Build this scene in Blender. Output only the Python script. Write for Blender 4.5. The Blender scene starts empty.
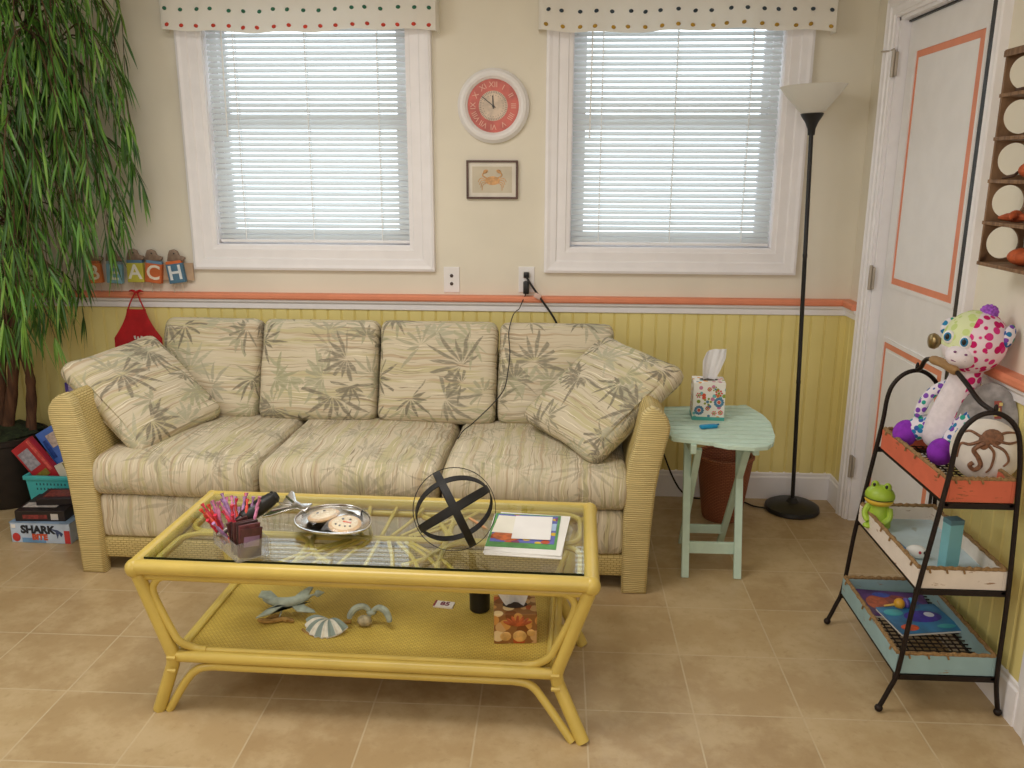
import bpy, bmesh, math, random
from mathutils import Vector, Matrix, Euler, noise
R = math.radians
PI = math.pi
random.seed(7)
sc = bpy.context.scene
COL = sc.collection

# ------------------------------------------------------------------ camera, world, lights, exposure
CAM_POS = Vector((0.0, -3.831, 1.490))
PITCH, YAW, ROLL = 0.2450, -0.0542, 0.0038
fw = Vector((math.sin(YAW) * math.cos(PITCH), math.cos(YAW) * math.cos(PITCH), -math.sin(PITCH)))
rt = Vector((math.cos(YAW), -math.sin(YAW), 0))
up = rt.cross(fw)
rt2 = rt * math.cos(ROLL) + up * math.sin(ROLL)
up2 = up * math.cos(ROLL) - rt * math.sin(ROLL)
cam = bpy.data.cameras.new('camera')
cam.lens = 849.6 / 1024 * 36
cam.sensor_width = 36
cam.clip_start = 0.05
co = bpy.data.objects.new('camera', cam)
COL.objects.link(co)
m = Matrix((rt2, up2, -fw)).transposed().to_4x4()
m.translation = CAM_POS
co.matrix_world = m
sc.camera = co

sc.view_settings.view_transform = 'Standard'
sc.view_settings.look = 'None'
sc.view_settings.gamma = 1
sc.view_settings.use_curve_mapping = False
sc.view_settings.exposure = 0.0
sc.cycles.use_denoising = True
sc.cycles.max_bounces = 10
sc.cycles.diffuse_bounces = 5
sc.cycles.transparent_max_bounces = 16
sc.cycles.caustics_reflective = False
sc.cycles.caustics_refractive = False
sc.cycles.sample_clamp_indirect = 4

w = bpy.data.worlds.new('daylight')
sc.world = w
w.use_nodes = True
w.node_tree.nodes['Background'].inputs[0].default_value = (0.89, 0.955, 1.0, 1)
w.node_tree.nodes['Background'].inputs[1].default_value = 2.6


def area(name, loc, target, sx, sy, power, color):
    l = bpy.data.lights.new(name, 'AREA')
    l.shape = 'RECTANGLE'
    l.size, l.size_y, l.energy, l.color = sx, sy, power, color
    o = bpy.data.objects.new(name, l)
    o.location = loc
    o.rotation_euler = (Vector(target) - Vector(loc)).to_track_quat('-Z', 'Y').to_euler()
    COL.objects.link(o)


area('ceiling_lamp', (-0.9, -1.9, 2.40), (-0.9, -1.9, 0), 1.2, 0.7, 27, (1.0, 0.97, 0.94))
area('ceiling_lamp', (0.3, -3.6, 2.40), (0.3, -3.6, 0), 1.2, 0.7, 9, (1.0, 0.975, 0.93))
area('side_window_daylight', (-2.70, -2.6, 1.55), (0.0, -1.6, 0.5), 1.3, 1.3, 20, (0.93, 0.97, 1.0))
area('rear_fill_light', (-0.4, -5.45, 1.65), (-0.3, 0, 1.25), 2.6, 1.3, 20, (0.98, 0.98, 1.0))  # fill light added before the rear wall, which has no window


# ------------------------------------------------------------------ colours and materials
def lin(h):
    if isinstance(h, str):
        h = h.lstrip('#')
        c = [int(h[i:i + 2], 16) / 255 for i in (0, 2, 4)]
    else:
        c = [v / 255 for v in h]
    return tuple((v / 12.92 if v <= 0.04045 else ((v + 0.055) / 1.055) ** 2.4) for v in c) + (1,)


class NT:
    def __init__(s, name):
        s.m = bpy.data.materials.new(name)
        s.m.use_nodes = True
        s.t = s.m.node_tree
        s.b = s.t.nodes['Principled BSDF']

    def n(s, typ, ins=None, **props):
        nd = s.t.nodes.new(typ)
        for k, v in props.items():
            setattr(nd, k, v)
        for k, v in (ins or {}).items():
            s.put(nd.inputs[k], v)
        return nd

    def put(s, sock, v):
        if isinstance(v, bpy.types.NodeSocket):
            s.t.links.new(v, sock)
        else:
            sock.default_value = v

    def ma(s, op, a, b=0.0, c=None):
        d = {0: a, 1: b}
        if c is not None:
            d[2] = c
        return s.n('ShaderNodeMath', d, operation=op).outputs[0]

    def mix(s, f, a, b):
        nd = s.n('ShaderNodeMix', data_type='RGBA')
        s.put(nd.inputs[0], f)
        s.put(nd.inputs[6], a)
        s.put(nd.inputs[7], b)
        return nd.outputs[2]

    def ss(s, v, a, b, lo=0.0, hi=1.0):
        nd = s.n('ShaderNodeMapRange', {0: v, 1: a, 2: b, 3: lo, 4: hi}, interpolation_type='SMOOTHSTEP')
        return nd.outputs[0]

    def uv(s, scale=(1, 1, 1), rot=0.0):
        t = s.n('ShaderNodeUVMap').outputs[0]
        return s.n('ShaderNodeMapping', {'Vector': t, 'Scale': scale, 'Rotation': (0, 0, rot)}).outputs[0]

    def obj(s, scale=(1, 1, 1), loc=(0, 0, 0)):
        t = s.n('ShaderNodeTexCoord').outputs['Object']
        return s.n('ShaderNodeMapping', {'Vector': t, 'Scale': scale, 'Location': loc}).outputs[0]

    def noise(s, vec, sc_=5.0, det=3.0, rough=0.5):
        return s.n('ShaderNodeTexNoise', {'Vector': vec, 'Scale': sc_, 'Detail': det, 'Roughness': rough}).outputs[0]

    def bump(s, h, strength=0.3, dist=0.002):
        s.put(s.b.inputs['Normal'], s.n('ShaderNodeBump', {'Height': h, 'Strength': strength, 'Distance': dist}).outputs[0])

    def fin(s, col=None, rough=0.5, metal=0.0, spec=None):
        if col is not None:
            s.put(s.b.inputs['Base Color'], col)
        s.put(s.b.inputs['Roughness'], rough)
        s.put(s.b.inputs['Metallic'], metal)
        if spec is not None:
            s.b.inputs['Specular IOR Level'].default_value = spec
        return s.m


_mc = {}


def mat(col, rough=0.5, metal=0.0, var=0.08, vs=12.0, bump=0.0, bs=60.0, spec=None):
    """plain surface with a light procedural mottling"""
    key = (col, rough, metal, var, vs, bump, bs, spec)
    if key in _mc:
        return _mc[key]
    t = NT('surface_' + col.lstrip('#'))
    c = lin(col)
    v = t.obj()
    f = t.noise(v, vs, 3)
    lo = tuple(x * (1 - var) for x in c[:3]) + (1,)
    hi = tuple(min(1, x * (1 + var)) for x in c[:3]) + (1,)
    cc = t.mix(t.ss(f, 0.3, 0.7), lo, hi)
    if bump:
        t.bump(t.noise(v, bs, 4), bump, 0.002)
    _mc[key] = t.fin(cc, rough, metal, spec)
    return _mc[key]


def glass_mat(name, tint, gloss_rough=0.0, ior=1.45, haze=0.0):
    t = NT(name)
    t.t.nodes.remove(t.b)
    tr = t.n('ShaderNodeBsdfTransparent', {'Color': tint})
    gl = t.n('ShaderNodeBsdfGlossy', {'Color': (1, 1, 1, 1), 'Roughness': gloss_rough})
    lw = t.n('ShaderNodeLayerWeight', {'Blend': 0.5}).outputs['Facing']
    f0 = ((ior - 1) / (ior + 1)) ** 2
    fr = t.ma('ADD', f0, t.ma('MULTIPLY', 1 - f0, t.ma('POWER', lw, 5.0)))
    mx = t.n('ShaderNodeMixShader', {0: fr, 1: tr.outputs[0], 2: gl.outputs[0]})
    if haze:
        df = t.n('ShaderNodeBsdfDiffuse', {'Color': (0.9, 0.9, 0.92, 1)})
        mx = t.n('ShaderNodeMixShader', {0: haze, 1: mx.outputs[0], 2: df.outputs[0]})
    out = t.t.nodes['Material Output']
    t.t.links.new(mx.outputs[0], out.inputs[0])
    return t.m


def translucent_mat(name, col, frac, clear=0.0):
    t = NT(name)
    t.t.nodes.remove(t.b)
    d = t.n('ShaderNodeBsdfDiffuse', {'Color': col})
    q = t.n('ShaderNodeBsdfTranslucent', {'Color': col})
    mx = t.n('ShaderNodeMixShader', {0: frac, 1: d.outputs[0], 2: q.outputs[0]})
    if clear:
        c = t.n('ShaderNodeBsdfTransparent', {'Color': (1, 1, 1, 1)})
        mx = t.n('ShaderNodeMixShader', {0: clear, 1: mx.outputs[0], 2: c.outputs[0]})
    t.t.links.new(mx.outputs[0], t.t.nodes['Material Output'].inputs[0])
    return t.m


def fabric_mat(name, strength):
    t = NT(name)
    uv = t.uv()
    wob = t.n('ShaderNodeTexNoise', {'Vector': uv, 'Scale': 7.0, 'Detail': 2.0})
    uvw = t.n('ShaderNodeMix', data_type='VECTOR')
    t.put(uvw.inputs[0], 0.035); t.put(uvw.inputs[4], uv); t.put(uvw.inputs[5], wob.outputs['Color'])
    uvw = uvw.outputs[1]

    def stretch(a, b, s_, d=3.0):
        v = t.n('ShaderNodeMapping', {'Vector': uvw, 'Scale': (a, b, 1)}).outputs[0]
        return t.noise(v, s_, d, 0.6)
    base = lin('#d1c5ac')
    c = t.mix(t.ss(stretch(2.0, 26, 1.0), 0.48, 0.62), base, lin('#c4ba93'))
    c = t.mix(t.ss(stretch(1.5, 60, 1.0), 0.52, 0.66), c, lin('#bda88c'))
    c = t.mix(t.ss(stretch(3.0, 150, 1.0), 0.56, 0.68), c, lin('#a4937a'))
    c = t.mix(t.ss(stretch(2.5, 110, 1.3), 0.60, 0.66), c, lin('#e6dcc4'))

    c = t.mix(t.ss(stretch(7.0, 130, 0.9), 0.63, 0.68, 0, 0.8), c, lin('#8c7c66'))

    def leaves(scale, off, k, rmax, wid, cola, colb, c, keep, seed):
        v = t.n('ShaderNodeMapping', {'Vector': uvw, 'Scale': (scale, scale, 1), 'Location': off}).outputs[0]
        vo = t.n('ShaderNodeTexVoronoi', {'Vector': v, 'Scale': 1.0, 'Randomness': 0.8}, voronoi_dimensions='2D')
        d = t.n('ShaderNodeVectorMath', {0: v, 1: vo.outputs['Position']}, operation='SUBTRACT').outputs[0]
        xyz = t.n('ShaderNodeSeparateXYZ', {0: d})
        rnd = t.n('ShaderNodeSeparateColor', {0: vo.outputs['Color']})
        x, y = xyz.outputs[0], xyz.outputs[1]
        r = t.ma('SQRT', t.ma('ADD', t.ma('MULTIPLY', x, x), t.ma('MULTIPLY', y, y)))
        ang = t.ma('ADD', t.ma('ARCTAN2', y, x), t.ma('MULTIPLY', rnd.outputs[0], 6.28))
        tang = t.ma('MULTIPLY', r, t.ma('DIVIDE', t.ma('ABSOLUTE', t.ma('SINE', t.ma('MULTIPLY', ang, k))), k))
        idx = t.ma('FLOOR', t.ma('ADD', t.ma('DIVIDE', t.ma('MULTIPLY', ang, k), PI), 0.5))
        jit = t.n('ShaderNodeTexWhiteNoise', {'W': t.ma('ADD', idx, t.ma('MULTIPLY', rnd.outputs[1], 37.0))}, noise_dimensions='1D').outputs[0]
        rm = t.ma('MULTIPLY', rmax, t.ma('ADD', 0.40, t.ma('MULTIPLY', jit, 0.6)))
        prof = t.ma('MULTIPLY', wid, t.ma('SINE', t.ma('MULTIPLY', PI, t.ma('MINIMUM', t.ma('DIVIDE', r, rm), 1.0))))
        msk = t.ma('SUBTRACT', prof, tang)
        msk = t.ss(msk, 0.0, 0.016)
        fan = t.ss(t.ma('COSINE', t.ma('ADD', t.ma('ARCTAN2', y, x), t.ma('MULTIPLY', rnd.outputs[2], 6.28))), -0.45, -0.35)
        msk = t.ma('MULTIPLY', msk, fan)
        msk = t.ma('MULTIPLY', msk, t.ss(rnd.outputs[1], keep, keep + 0.02))
        msk = t.ma('MULTIPLY', msk, t.ss(stretch(30, 160, 1.0, 1.0), 0.30, 0.52, 0.35, 0.9))
        msk = t.ma('MULTIPLY', msk, strength)
        lc = t.mix(rnd.outputs[2], cola, colb)
        return t.mix(msk, c, lc)
    c = leaves(4.5, (0.3, 0.7, 0), 6.5, 0.74, 0.042, lin('#a8a684'), lin('#b3af98'), c, 0.10, 1)
    c = leaves(5.2, (7.1, 4.2, 0), 5.5, 0.72, 0.040, lin('#a19f80'), lin('#aaa48e'), c, 0.30, 4)
    c = leaves(4.0, (5.1, 2.2, 0), 7.5, 0.74, 0.036, lin('#7f7666'), lin('#8e8876'), c, 0.25, 2)
    c = leaves(5.4, (9.4, 6.8, 0), 5.5, 0.70, 0.038, lin('#777061'), lin('#938d78'), c, 0.45, 3)
    t.bump(t.noise(uv, 420, 2), 0.35, 0.0015)
    return t.fin(c, 0.95, 0, 0.1)


def weave_mat(name, a, b, bw, bh, bumpv=0.6, mortar=0.12, rough=0.55):
    t = NT(name)
    uv = t.uv()
    br = t.n('ShaderNodeTexBrick', {'Vector': uv, 'Color1': lin(a), 'Color2': tuple(x * 0.88 for x in lin(a)[:3]) + (1,), 'Mortar': lin(b),
                                    'Scale': 1.0, 'Mortar Size': bh * mortar, 'Mortar Smooth': 0.6, 'Brick Width': bw, 'Row Height': bh})
    br.offset = 0.5
    f = t.noise(t.obj(), 9, 2)
    c = t.mix(t.ss(f, 0.3, 0.7, 0.0, 0.22), br.outputs[0], lin(b))
    h = t.ma('SUBTRACT', 1.0, br.outputs[1])
    t.bump(h, bumpv, 0.003)
    return t.fin(c, rough, 0, 0.3)


def wrap_mat(name, a, b, pitch):
    """strips wound round a post, seen as fine cross ridges"""
    t = NT(name)
    v = t.obj()
    xyz = t.n('ShaderNodeSeparateXYZ', {0: v})
    z = t.ma('ADD', xyz.outputs[2], t.ma('MULTIPLY', t.noise(v, 14, 2), 0.010))
    s = t.ma('SINE', t.ma('MULTIPLY', z, 2 * PI / pitch))
    m1 = t.ss(s, -0.95, -0.2)
    big = t.noise(t.obj((3, 3, 60)), 3, 3)
    c = t.mix(m1, lin(b), t.mix(t.ss(big, 0.35, 0.65), lin(a), tuple(x * 0.82 for x in lin(a)[:3]) + (1,)))
    t.bump(s, 0.5, 0.002)
    return t.fin(c, 0.5, 0, 0.35)


def tile_mat():
    t = NT('ceramic_floor_tile')
    v = t.obj((1, 1, 1), (-1.014 + 0.305 * 30, 0.475 + 0.305 * 30, 0))
    br = t.n('ShaderNodeTexBrick', {'Vector': v, 'Color1': lin('#b59c74'), 'Color2': lin('#a88e68'), 'Mortar': lin('#c2b08f'),
                                    'Scale': 1.0, 'Mortar Size': 0.0028, 'Mortar Smooth': 0.25, 'Brick Width': 0.305, 'Row Height': 0.305})
    br.offset = 0.0
    br.squash = 1.0
    o = t.obj()
    n1 = t.noise(o, 6, 6, 0.65)
    n2 = t.noise(o, 38, 4, 0.6)
    c = t.mix(t.ss(n1, 0.40, 0.66, 0, 0.75), br.outputs[0], lin('#c4ae88'))
    c = t.mix(t.ss(n2, 0.55, 0.72, 0, 0.35), c, lin('#a0855f'))
    t.bump(t.ma('SUBTRACT', t.ma('MULTIPLY', n2, 0.15), br.outputs[1]), 0.35, 0.003)
    return t.fin(c, t.ss(n2, 0.3, 0.7, 0.30, 0.45), 0, 0.45)


def wood_mat(name, a, b, scale=(4, 60, 60), rough=0.6):
    t = NT(name)
    f = t.noise(t.obj(scale), 1.0, 5, 0.6)
    c = t.mix(t.ss(f, 0.35, 0.68), lin(a), lin(b))
    t.bump(f, 0.2, 0.001)
    return t.fin(c, rough, 0, 0.3)


def worn_paint(name, paint, wood, amt=0.62):
    t = NT(name)
    f = t.noise(t.obj((5, 5, 22)), 3.0, 6, 0.7)
    c = t.mix(t.ss(f, amt, amt + 0.06), lin(paint), lin(wood))
    g = t.noise(t.obj(), 20, 3)
    c = t.mix(t.ss(g, 0.4, 0.7, 0, 0.25), c, tuple(min(1, x * 1.3) for x in lin(paint)[:3]) + (1,))
    t.bump(f, 0.2, 0.001)
    return t.fin(c, 0.75, 0, 0.2)


def flecks_mat(name, base, cols, scale, thr=0.33, rough=0.6, stretch=(1, 1, 1)):
    """scattered round spots of several colours on a ground colour"""
    t = NT(name)
    vo = t.n('ShaderNodeTexVoronoi', {'Vector': t.obj(stretch), 'Scale': scale, 'Randomness': 0.85})
    r = t.n('ShaderNodeSeparateColor', {0: vo.outputs['Color']})
    ramp = t.n('ShaderNodeValToRGB', {0: r.outputs[0]})
    cr = ramp.color_ramp
    cr.interpolation = 'CONSTANT'
    while len(cr.elements) < len(cols):
        cr.elements.new(0.5)
    for i, cc in enumerate(cols):
        cr.elements[i].position = i / len(cols)
        cr.elements[i].color = lin(cc)
    c = t.mix(t.ss(vo.outputs['Distance'], thr, thr - 0.06), lin(base), ramp.outputs[0])
    return t.fin(c, rough, 0, 0.2)


M_WALL = mat('#e7e0cf', 0.85, var=0.03, vs=3, bump=0.05, bs=120)
M_CEIL = mat('#ece8de', 0.9, var=0.02)
M_WHITE = mat('#eeebea', 0.45, var=0.02)
M_TRIMW = mat('#f3f0f2', 0.4, var=0.02)
M_YELLOW = mat('#e6d68c', 0.55, var=0.04, vs=3)
M_CORAL = mat('#e58f6c', 0.5, var=0.04)
M_TILE = tile_mat()
M_FABRIC = fabric_mat('palm_print_fabric', 1.0)
M_SEATFAB = fabric_mat('faded_palm_print_fabric', 0.45)
M_WEAVE = weave_mat('woven_yellow_rattan', '#d9c386', '#a08a4c', 0.022, 0.0085, 0.8, 0.2)
M_WRAP = wrap_mat('wound_yellow_rattan', '#dcc88c', '#a8925a', 0.0075)
M_CANE = weave_mat('woven_yellow_cane', '#d8bc5a', '#b0903c', 0.012, 0.0075, 0.5, 0.22)
M_POLE = mat('#cdb35a', 0.32, var=0.05, vs=8)
M_GLASS = glass_mat('table_glass', (0.94, 0.97, 0.95, 1), 0.0, 1.34)
M_EDGE = mat('#10201c', 0.15, var=0.02)
M_PANE = glass_mat('window_glass', (0.97, 0.99, 1.0, 1), 0.0, 1.3)
M_ACRYL = glass_mat('clear_acrylic', (0.95, 0.96, 0.98, 1), 0.02, 1.55, 0.09)
M_FILM = glass_mat('clear_film', (0.98, 0.98, 0.98, 1), 0.12, 1.45, 0.10)
M_BLACK = mat('#161412', 0.45, var=0.1)
M_BLACKM = mat('#120f0d', 0.65, 0.0, var=0.1)
M_IRON = mat('#241a16', 0.5, 0.5, var=0.2, vs=40, bump=0.2)
M_CHROME = mat('#dedcd8', 0.18, 1.0, var=0.03)
M_BRASSY = mat('#a08b62', 0.3, 0.9, var=0.05)
M_STEEL = mat('#b4aa9c', 0.45, 0.4, var=0.05)
M_MINT = worn_paint('mint_paint', '#c3d9c9', '#b3ccbc', 0.66)
M_PAPER = mat('#e9e6e0', 0.8, var=0.015)


# ------------------------------------------------------------------ mesh builder
class MB:
    def __init__(s):
        s.bm = bmesh.new()
        s.uvl = s.bm.loops.layers.uv.new('UVMap')
        s.done = s.bm.faces.layers.int.new('hasuv')

    def _add(s, vs, fs, mi=0, M=None, uvs=None):
        vv = [s.bm.verts.new((M @ Vector(v)) if M is not None else v) for v in vs]
        out = []
        for k, f in enumerate(fs):
            try:
                fc = s.bm.faces.new([vv[i] for i in f])
            except ValueError:
                continue
            fc.material_index = mi
            if uvs:
                fc[s.done] = 1
                for lp, i in zip(fc.loops, f):
                    lp[s.uvl].uv = uvs[i]
            out.append(fc)
        return vv, out

    def box(s, c, size, rot=None, bev=0.0, mi=0, seg=2):
        x, y, z = [q / 2 for q in size]
        vs = [(-x, -y, -z), (x, -y, -z), (x, y, -z), (-x, y, -z), (-x, -y, z), (x, -y, z), (x, y, z), (-x, y, z)]
        fs = [(0, 3, 2, 1), (4, 5, 6, 7), (0, 1, 5, 4), (1, 2, 6, 5), (2, 3, 7, 6), (3, 0, 4, 7)]
        M = Matrix.Translation(c) @ (Euler(rot).to_matrix().to_4x4() if rot else Matrix())
        vv, ff = s._add(vs, fs, mi, M)
        if bev:
            es = list({e for f in ff for e in f.edges})
            bmesh.ops.bevel(s.bm, geom=es, offset=bev, segments=seg, affect='EDGES', profile=0.5, material=mi)
        return s

    def bar(s, a, b, wx, wy, upv=(0, 0, 1), bev=0.0, mi=0):
        """rectangular bar from a to b"""
        a, b = Vector(a), Vector(b)
        d = (b - a).normalized()
        u = Vector(upv)
        sx = d.cross(u)
        if sx.length < 1e-4:
            sx = d.cross(Vector((0, 1, 0)))
        sx.normalize()
        sy = sx.cross(d)
        Mx = Matrix((sx, sy, d)).transposed().to_4x4()
        Mx.translation = (a + b) / 2
        x, y, z = wx / 2, wy / 2, (b - a).length / 2
        vs = [(-x, -y, -z), (x, -y, -z), (x, y, -z), (-x, y, -z), (-x, -y, z), (x, -y, z), (x, y, z), (-x, y, z)]
        fs = [(0, 3, 2, 1), (4, 5, 6, 7), (0, 1, 5, 4), (1, 2, 6, 5), (2, 3, 7, 6), (3, 0, 4, 7)]
        vv, ff = s._add(vs, fs, mi, Mx)
        if bev:
            es = list({e for f in ff for e in f.edges})
            bmesh.ops.bevel(s.bm, geom=es, offset=bev, segments=2, affect='EDGES', profile=0.5, material=mi)
        return s

    def tube(s, pts, r, seg=8, mi=0, closed=False, flat=None):
        pts = [Vector(p) for p in pts]
        n = len(pts)
        rs = r if isinstance(r, (list, tuple)) else [r] * n
        tang = []
        for i in range(n):
            if closed:
                d = pts[(i + 1) % n] - pts[i - 1]
            else:
                d = pts[min(i + 1, n - 1)] - pts[max(i - 1, 0)]
            tang.append(d.normalized())
        u = tang[0].orthogonal().normalized()
        vs, fs, uvs = [], [], []
        ln = 0
        for i in range(n):
            t = tang[i]
            u = (u - t * u.dot(t))
            if u.length < 1e-6:
                u = t.orthogonal()
            u.normalize()
            v = t.cross(u)
            if i:
                ln += (pts[i] - pts[i - 1]).length
            for k in range(seg):
                a = 2 * PI * k / seg
                vs.append(pts[i] + (u * math.cos(a) + v * math.sin(a)) * rs[i])
                uvs.append((ln, rs[i] * a))
        m = n if closed else n - 1
        for i in range(m):
            j = (i + 1) % n
            for k in range(seg):
                l = (k + 1) % seg
                fs.append((i * seg + k, i * seg + l, j * seg + l, j * seg + k))
        if not closed:
            fs.append(tuple(range(seg))[::-1])
            fs.append(tuple((n - 1) * seg + k for k in range(seg)))
        s._add(vs, fs, mi, None, uvs)
        return s

    def lathe(s, prof, c=(0, 0, 0), seg=24, mi=0, M=None, sx=1.0, sy=1.0):
        """prof: (radius, z) list from bottom to top"""
        vs, fs, uvs = [], [], []
        Mx = M if M is not None else Matrix.Translation(c)
        ln = 0
        n = len(prof)
        for i, (r, z) in enumerate(prof):
            if i:
                ln += math.hypot(r - prof[i - 1][0], z - prof[i - 1][1])
            for k in range(seg):
                a = 2 * PI * k / seg
                vs.append((r * math.cos(a) * sx, r * math.sin(a) * sy, z))
                uvs.append((a * max(p[0] for p in prof), ln))
        for i in range(n - 1):
            for k in range(seg):
                l = (k + 1) % seg
                fs.append((i * seg + k, i * seg + l, (i + 1) * seg + l, (i + 1) * seg + k))
        if prof[0][0] > 1e-5:
            fs.append(tuple(range(seg))[::-1])
        if prof[-1][0] > 1e-5:
            fs.append(tuple((n - 1) * seg + k for k in range(seg)))
        s._add(vs, fs, mi, Mx, uvs)
        bmesh.ops.remove_doubles(s.bm, verts=[v for v in s.bm.verts], dist=1e-6)
        return s

    def prism(s, poly, d, M=None, mi=0, bev=0.0):
        """poly in local xy, extruded d along +z (d may be negative)"""
        n = len(poly)
        vs = [(p[0], p[1], 0) for p in poly] + [(p[0], p[1], d) for p in poly]
        fs = [tuple(range(n))[::-1], tuple(range(n, 2 * n))]
        for i in range(n):
            j = (i + 1) % n
            fs.append((i, j, n + j, n + i))
        vv, ff = s._add(vs, fs, mi, M)
        bmesh.ops.recalc_face_normals(s.bm, faces=ff)
        if bev:
            es = list({e for f in ff[:2] for e in f.edges})
            bmesh.ops.bevel(s.bm, geom=es, offset=bev, segments=2, affect='EDGES', profile=0.5, material=mi)
        return s

    def grid(s, fn, nu, nv, mi=0, closeu=False, uvf=None):
        vs, fs, uvs = [], [], []
        for j in range(nv + 1):
            for i in range(nu + (0 if closeu else 1)):
                u, v = i / nu, j / nv
                vs.append(fn(u, v))
                uvs.append(uvf(u, v) if uvf else (u, v))
        W = nu if closeu else nu + 1
        for j in range(nv):
            for i in range(nu):
                k = (i + 1) % W
                fs.append((j * W + i, j * W + k, (j + 1) * W + k, (j + 1) * W + i))
        s._add(vs, fs, mi, None, uvs if uvf else None)
        return s

    def ell(s, c, r, rot=None, mi=0, nu=16, nv=10, dent=None):
        M = Matrix.Translation(c) @ (Euler(rot).to_matrix().to_4x4() if rot else Matrix())
        vs, fs = [], []
        for j in range(nv + 1):
            th = PI * j / nv
            for i in range(nu):
                ph = 2 * PI * i / nu
                p = Vector((math.sin(th) * math.cos(ph), math.sin(th) * math.sin(ph), -math.cos(th)))
                k = dent(p) if dent else 1.0
                vs.append((p.x * r[0] * k, p.y * r[1] * k, p.z * r[2] * k))
        for j in range(nv):
            for i in range(nu):
                k = (i + 1) % nu
                fs.append((j * nu + i, j * nu + k, (j + 1) * nu + k, (j + 1) * nu + i))
        vv, ff = s._add(vs, fs, mi, M)
        bmesh.ops.remove_doubles(s.bm, verts=vv, dist=1e-7)
        return s

    def text(s, txt, size, M, depth=0.001, mi=0, align='CENTER', bold=0.0):
        cu = bpy.data.curves.new('lettering', 'FONT')
        cu.body, cu.size, cu.extrude, cu.offset = txt, size, depth / 2, bold
        cu.align_x, cu.align_y = align, 'CENTER'
        cu.resolution_u = 3
        o = bpy.data.objects.new('lettering', cu)
        me = o.to_mesh()
        s._add([v.co.copy() for v in me.vertices], [tuple(p.vertices) for p in me.polygons], mi, M)
        o.to_mesh_clear()
        bpy.data.objects.remove(o)
        bpy.data.curves.remove(cu)
        return s

    def cushion(s, w, d, h, r, bulge=0.015, n=14, M=None, wob=0.004, seed=0.0, swap=False, pinch=0.0, mi=0, rx=None):
        """padded box w x d x h centred on the origin, rounded by r; uv in metres over its top"""
        tmp = {}
        vs, fs, uvs = [], [], []
        hw, hd, hh = w / 2, d / 2, h / 2
        r = min(r, hh * 0.98)
        rx = rx or r

        def put(p, uv):
            q = Vector((max(-hw + rx, min(hw - rx, p.x)), max(-hd + r, min(hd - r, p.y)), max(-hh + r, min(hh - r, p.z))))
            dv = p - q
            dv.x *= r / rx
            if dv.length > 1e-9:
                dn = dv.normalized()
                o = q + Vector((dn.x * rx, dn.y * r, dn.z * r))
            else:
                o = p.copy()
            fx, fy = 1 - (p.x / hw) ** 2, 1 - (p.y / hd) ** 2
            o.z += (p.z / hh) * bulge * fx * fy
            if pinch:
                o.z *= 1 - pinch * max(abs(p.x / hw), abs(p.y / hd)) ** 3
                k = (abs(p.x / hw) * abs(p.y / hd))
                o.x *= 1 - 0.05 * (1 - k) * (abs(p.x / hw) > 0.98)
                o.y *= 1 - 0.05 * (1 - k) * (abs(p.y / hd) > 0.98)
            nz = noise.noise(o * 7 + Vector((seed, seed * 2.3, 0)))
            o += (dv.normalized() if dv.length > 1e-9 else Vector((0, 0, 0))) * nz * wob
            vs.append((M @ o) if M is not None else o)
            uvs.append((uv[1] + seed, uv[0] + seed) if swap else (uv[0] + seed, uv[1] + seed))
            return len(vs) - 1
        faces = [(0, 1, 2, 1), (0, 1, 2, -1), (0, 2, 1, 1), (0, 2, 1, -1), (1, 2, 0, 1), (1, 2, 0, -1)]
        H = (hw, hd, hh)
        for a, b, c, sg in faces:
            na = n if a < 2 else 6
            nb = n if b < 2 else 6
            ids = []
            for j in range(nb + 1):
                row = []
                for i in range(na + 1):
                    p = Vector((0, 0, 0))
                    ea = -math.cos(PI * i / na)
                    eb = -math.cos(PI * j / nb)
                    p[a], p[b], p[c] = ea * H[a], eb * H[b], sg * H[c]
                    if c == 2:
                        uv = (p.x, p.y)
                    elif c == 1:
                        uv = (p.x, p.y + sg * (hh - p.z) )
                    else:
                        uv = (p.x + sg * (hh - p.z), p.y)
                    row.append(put(p, uv))
                ids.append(row)
            for j in range(nb):
                for i in range(na):
                    q = (ids[j][i], ids[j][i + 1], ids[j + 1][i + 1], ids[j + 1][i])
                    fs.append(q)
        vv, ff = s._add(vs, fs, mi, None, uvs)
        bmesh.ops.remove_doubles(s.bm, verts=vv, dist=1e-5)
        bmesh.ops.recalc_face_normals(s.bm, faces=s.bm.faces[:])
        return s

    def build(s, name, mats, parent=None, smooth=38, loc=None, rot=None):
        bm = s.bm
        bm.normal_update()
        for f in bm.faces:
            if f[s.done]:
                continue
            nx, ny, nz = [abs(q) for q in f.normal]
            for lp in f.loops:
                c = lp.vert.co
                if nz >= nx and nz >= ny:
                    lp[s.uvl].uv = (c.x, c.y)
                elif ny >= nx:
                    lp[s.uvl].uv = (c.x, c.z)
                else:
                    lp[s.uvl].uv = (c.y, c.z)
        me = bpy.data.meshes.new(name)
        bm.to_mesh(me)
        bm.free()
        if not isinstance(mats, (list, tuple)):
            mats = [mats]
        for q in mats:
            me.materials.append(q)
        if smooth:
            me.polygons.foreach_set('use_smooth', [True] * len(me.polygons))
            me.set_sharp_from_angle(angle=R(smooth))
        o = bpy.data.objects.new(name, me)
        COL.objects.link(o)
        if parent is not None:
            o.parent = parent
        if loc is not None:
            o.location = loc
        if rot is not None:
            o.rotation_euler = rot
        return o


def tag(o, label, cat, group=None):
    o['label'], o['category'] = label, cat
    if group:
        o['group'] = group
    return o


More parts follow.
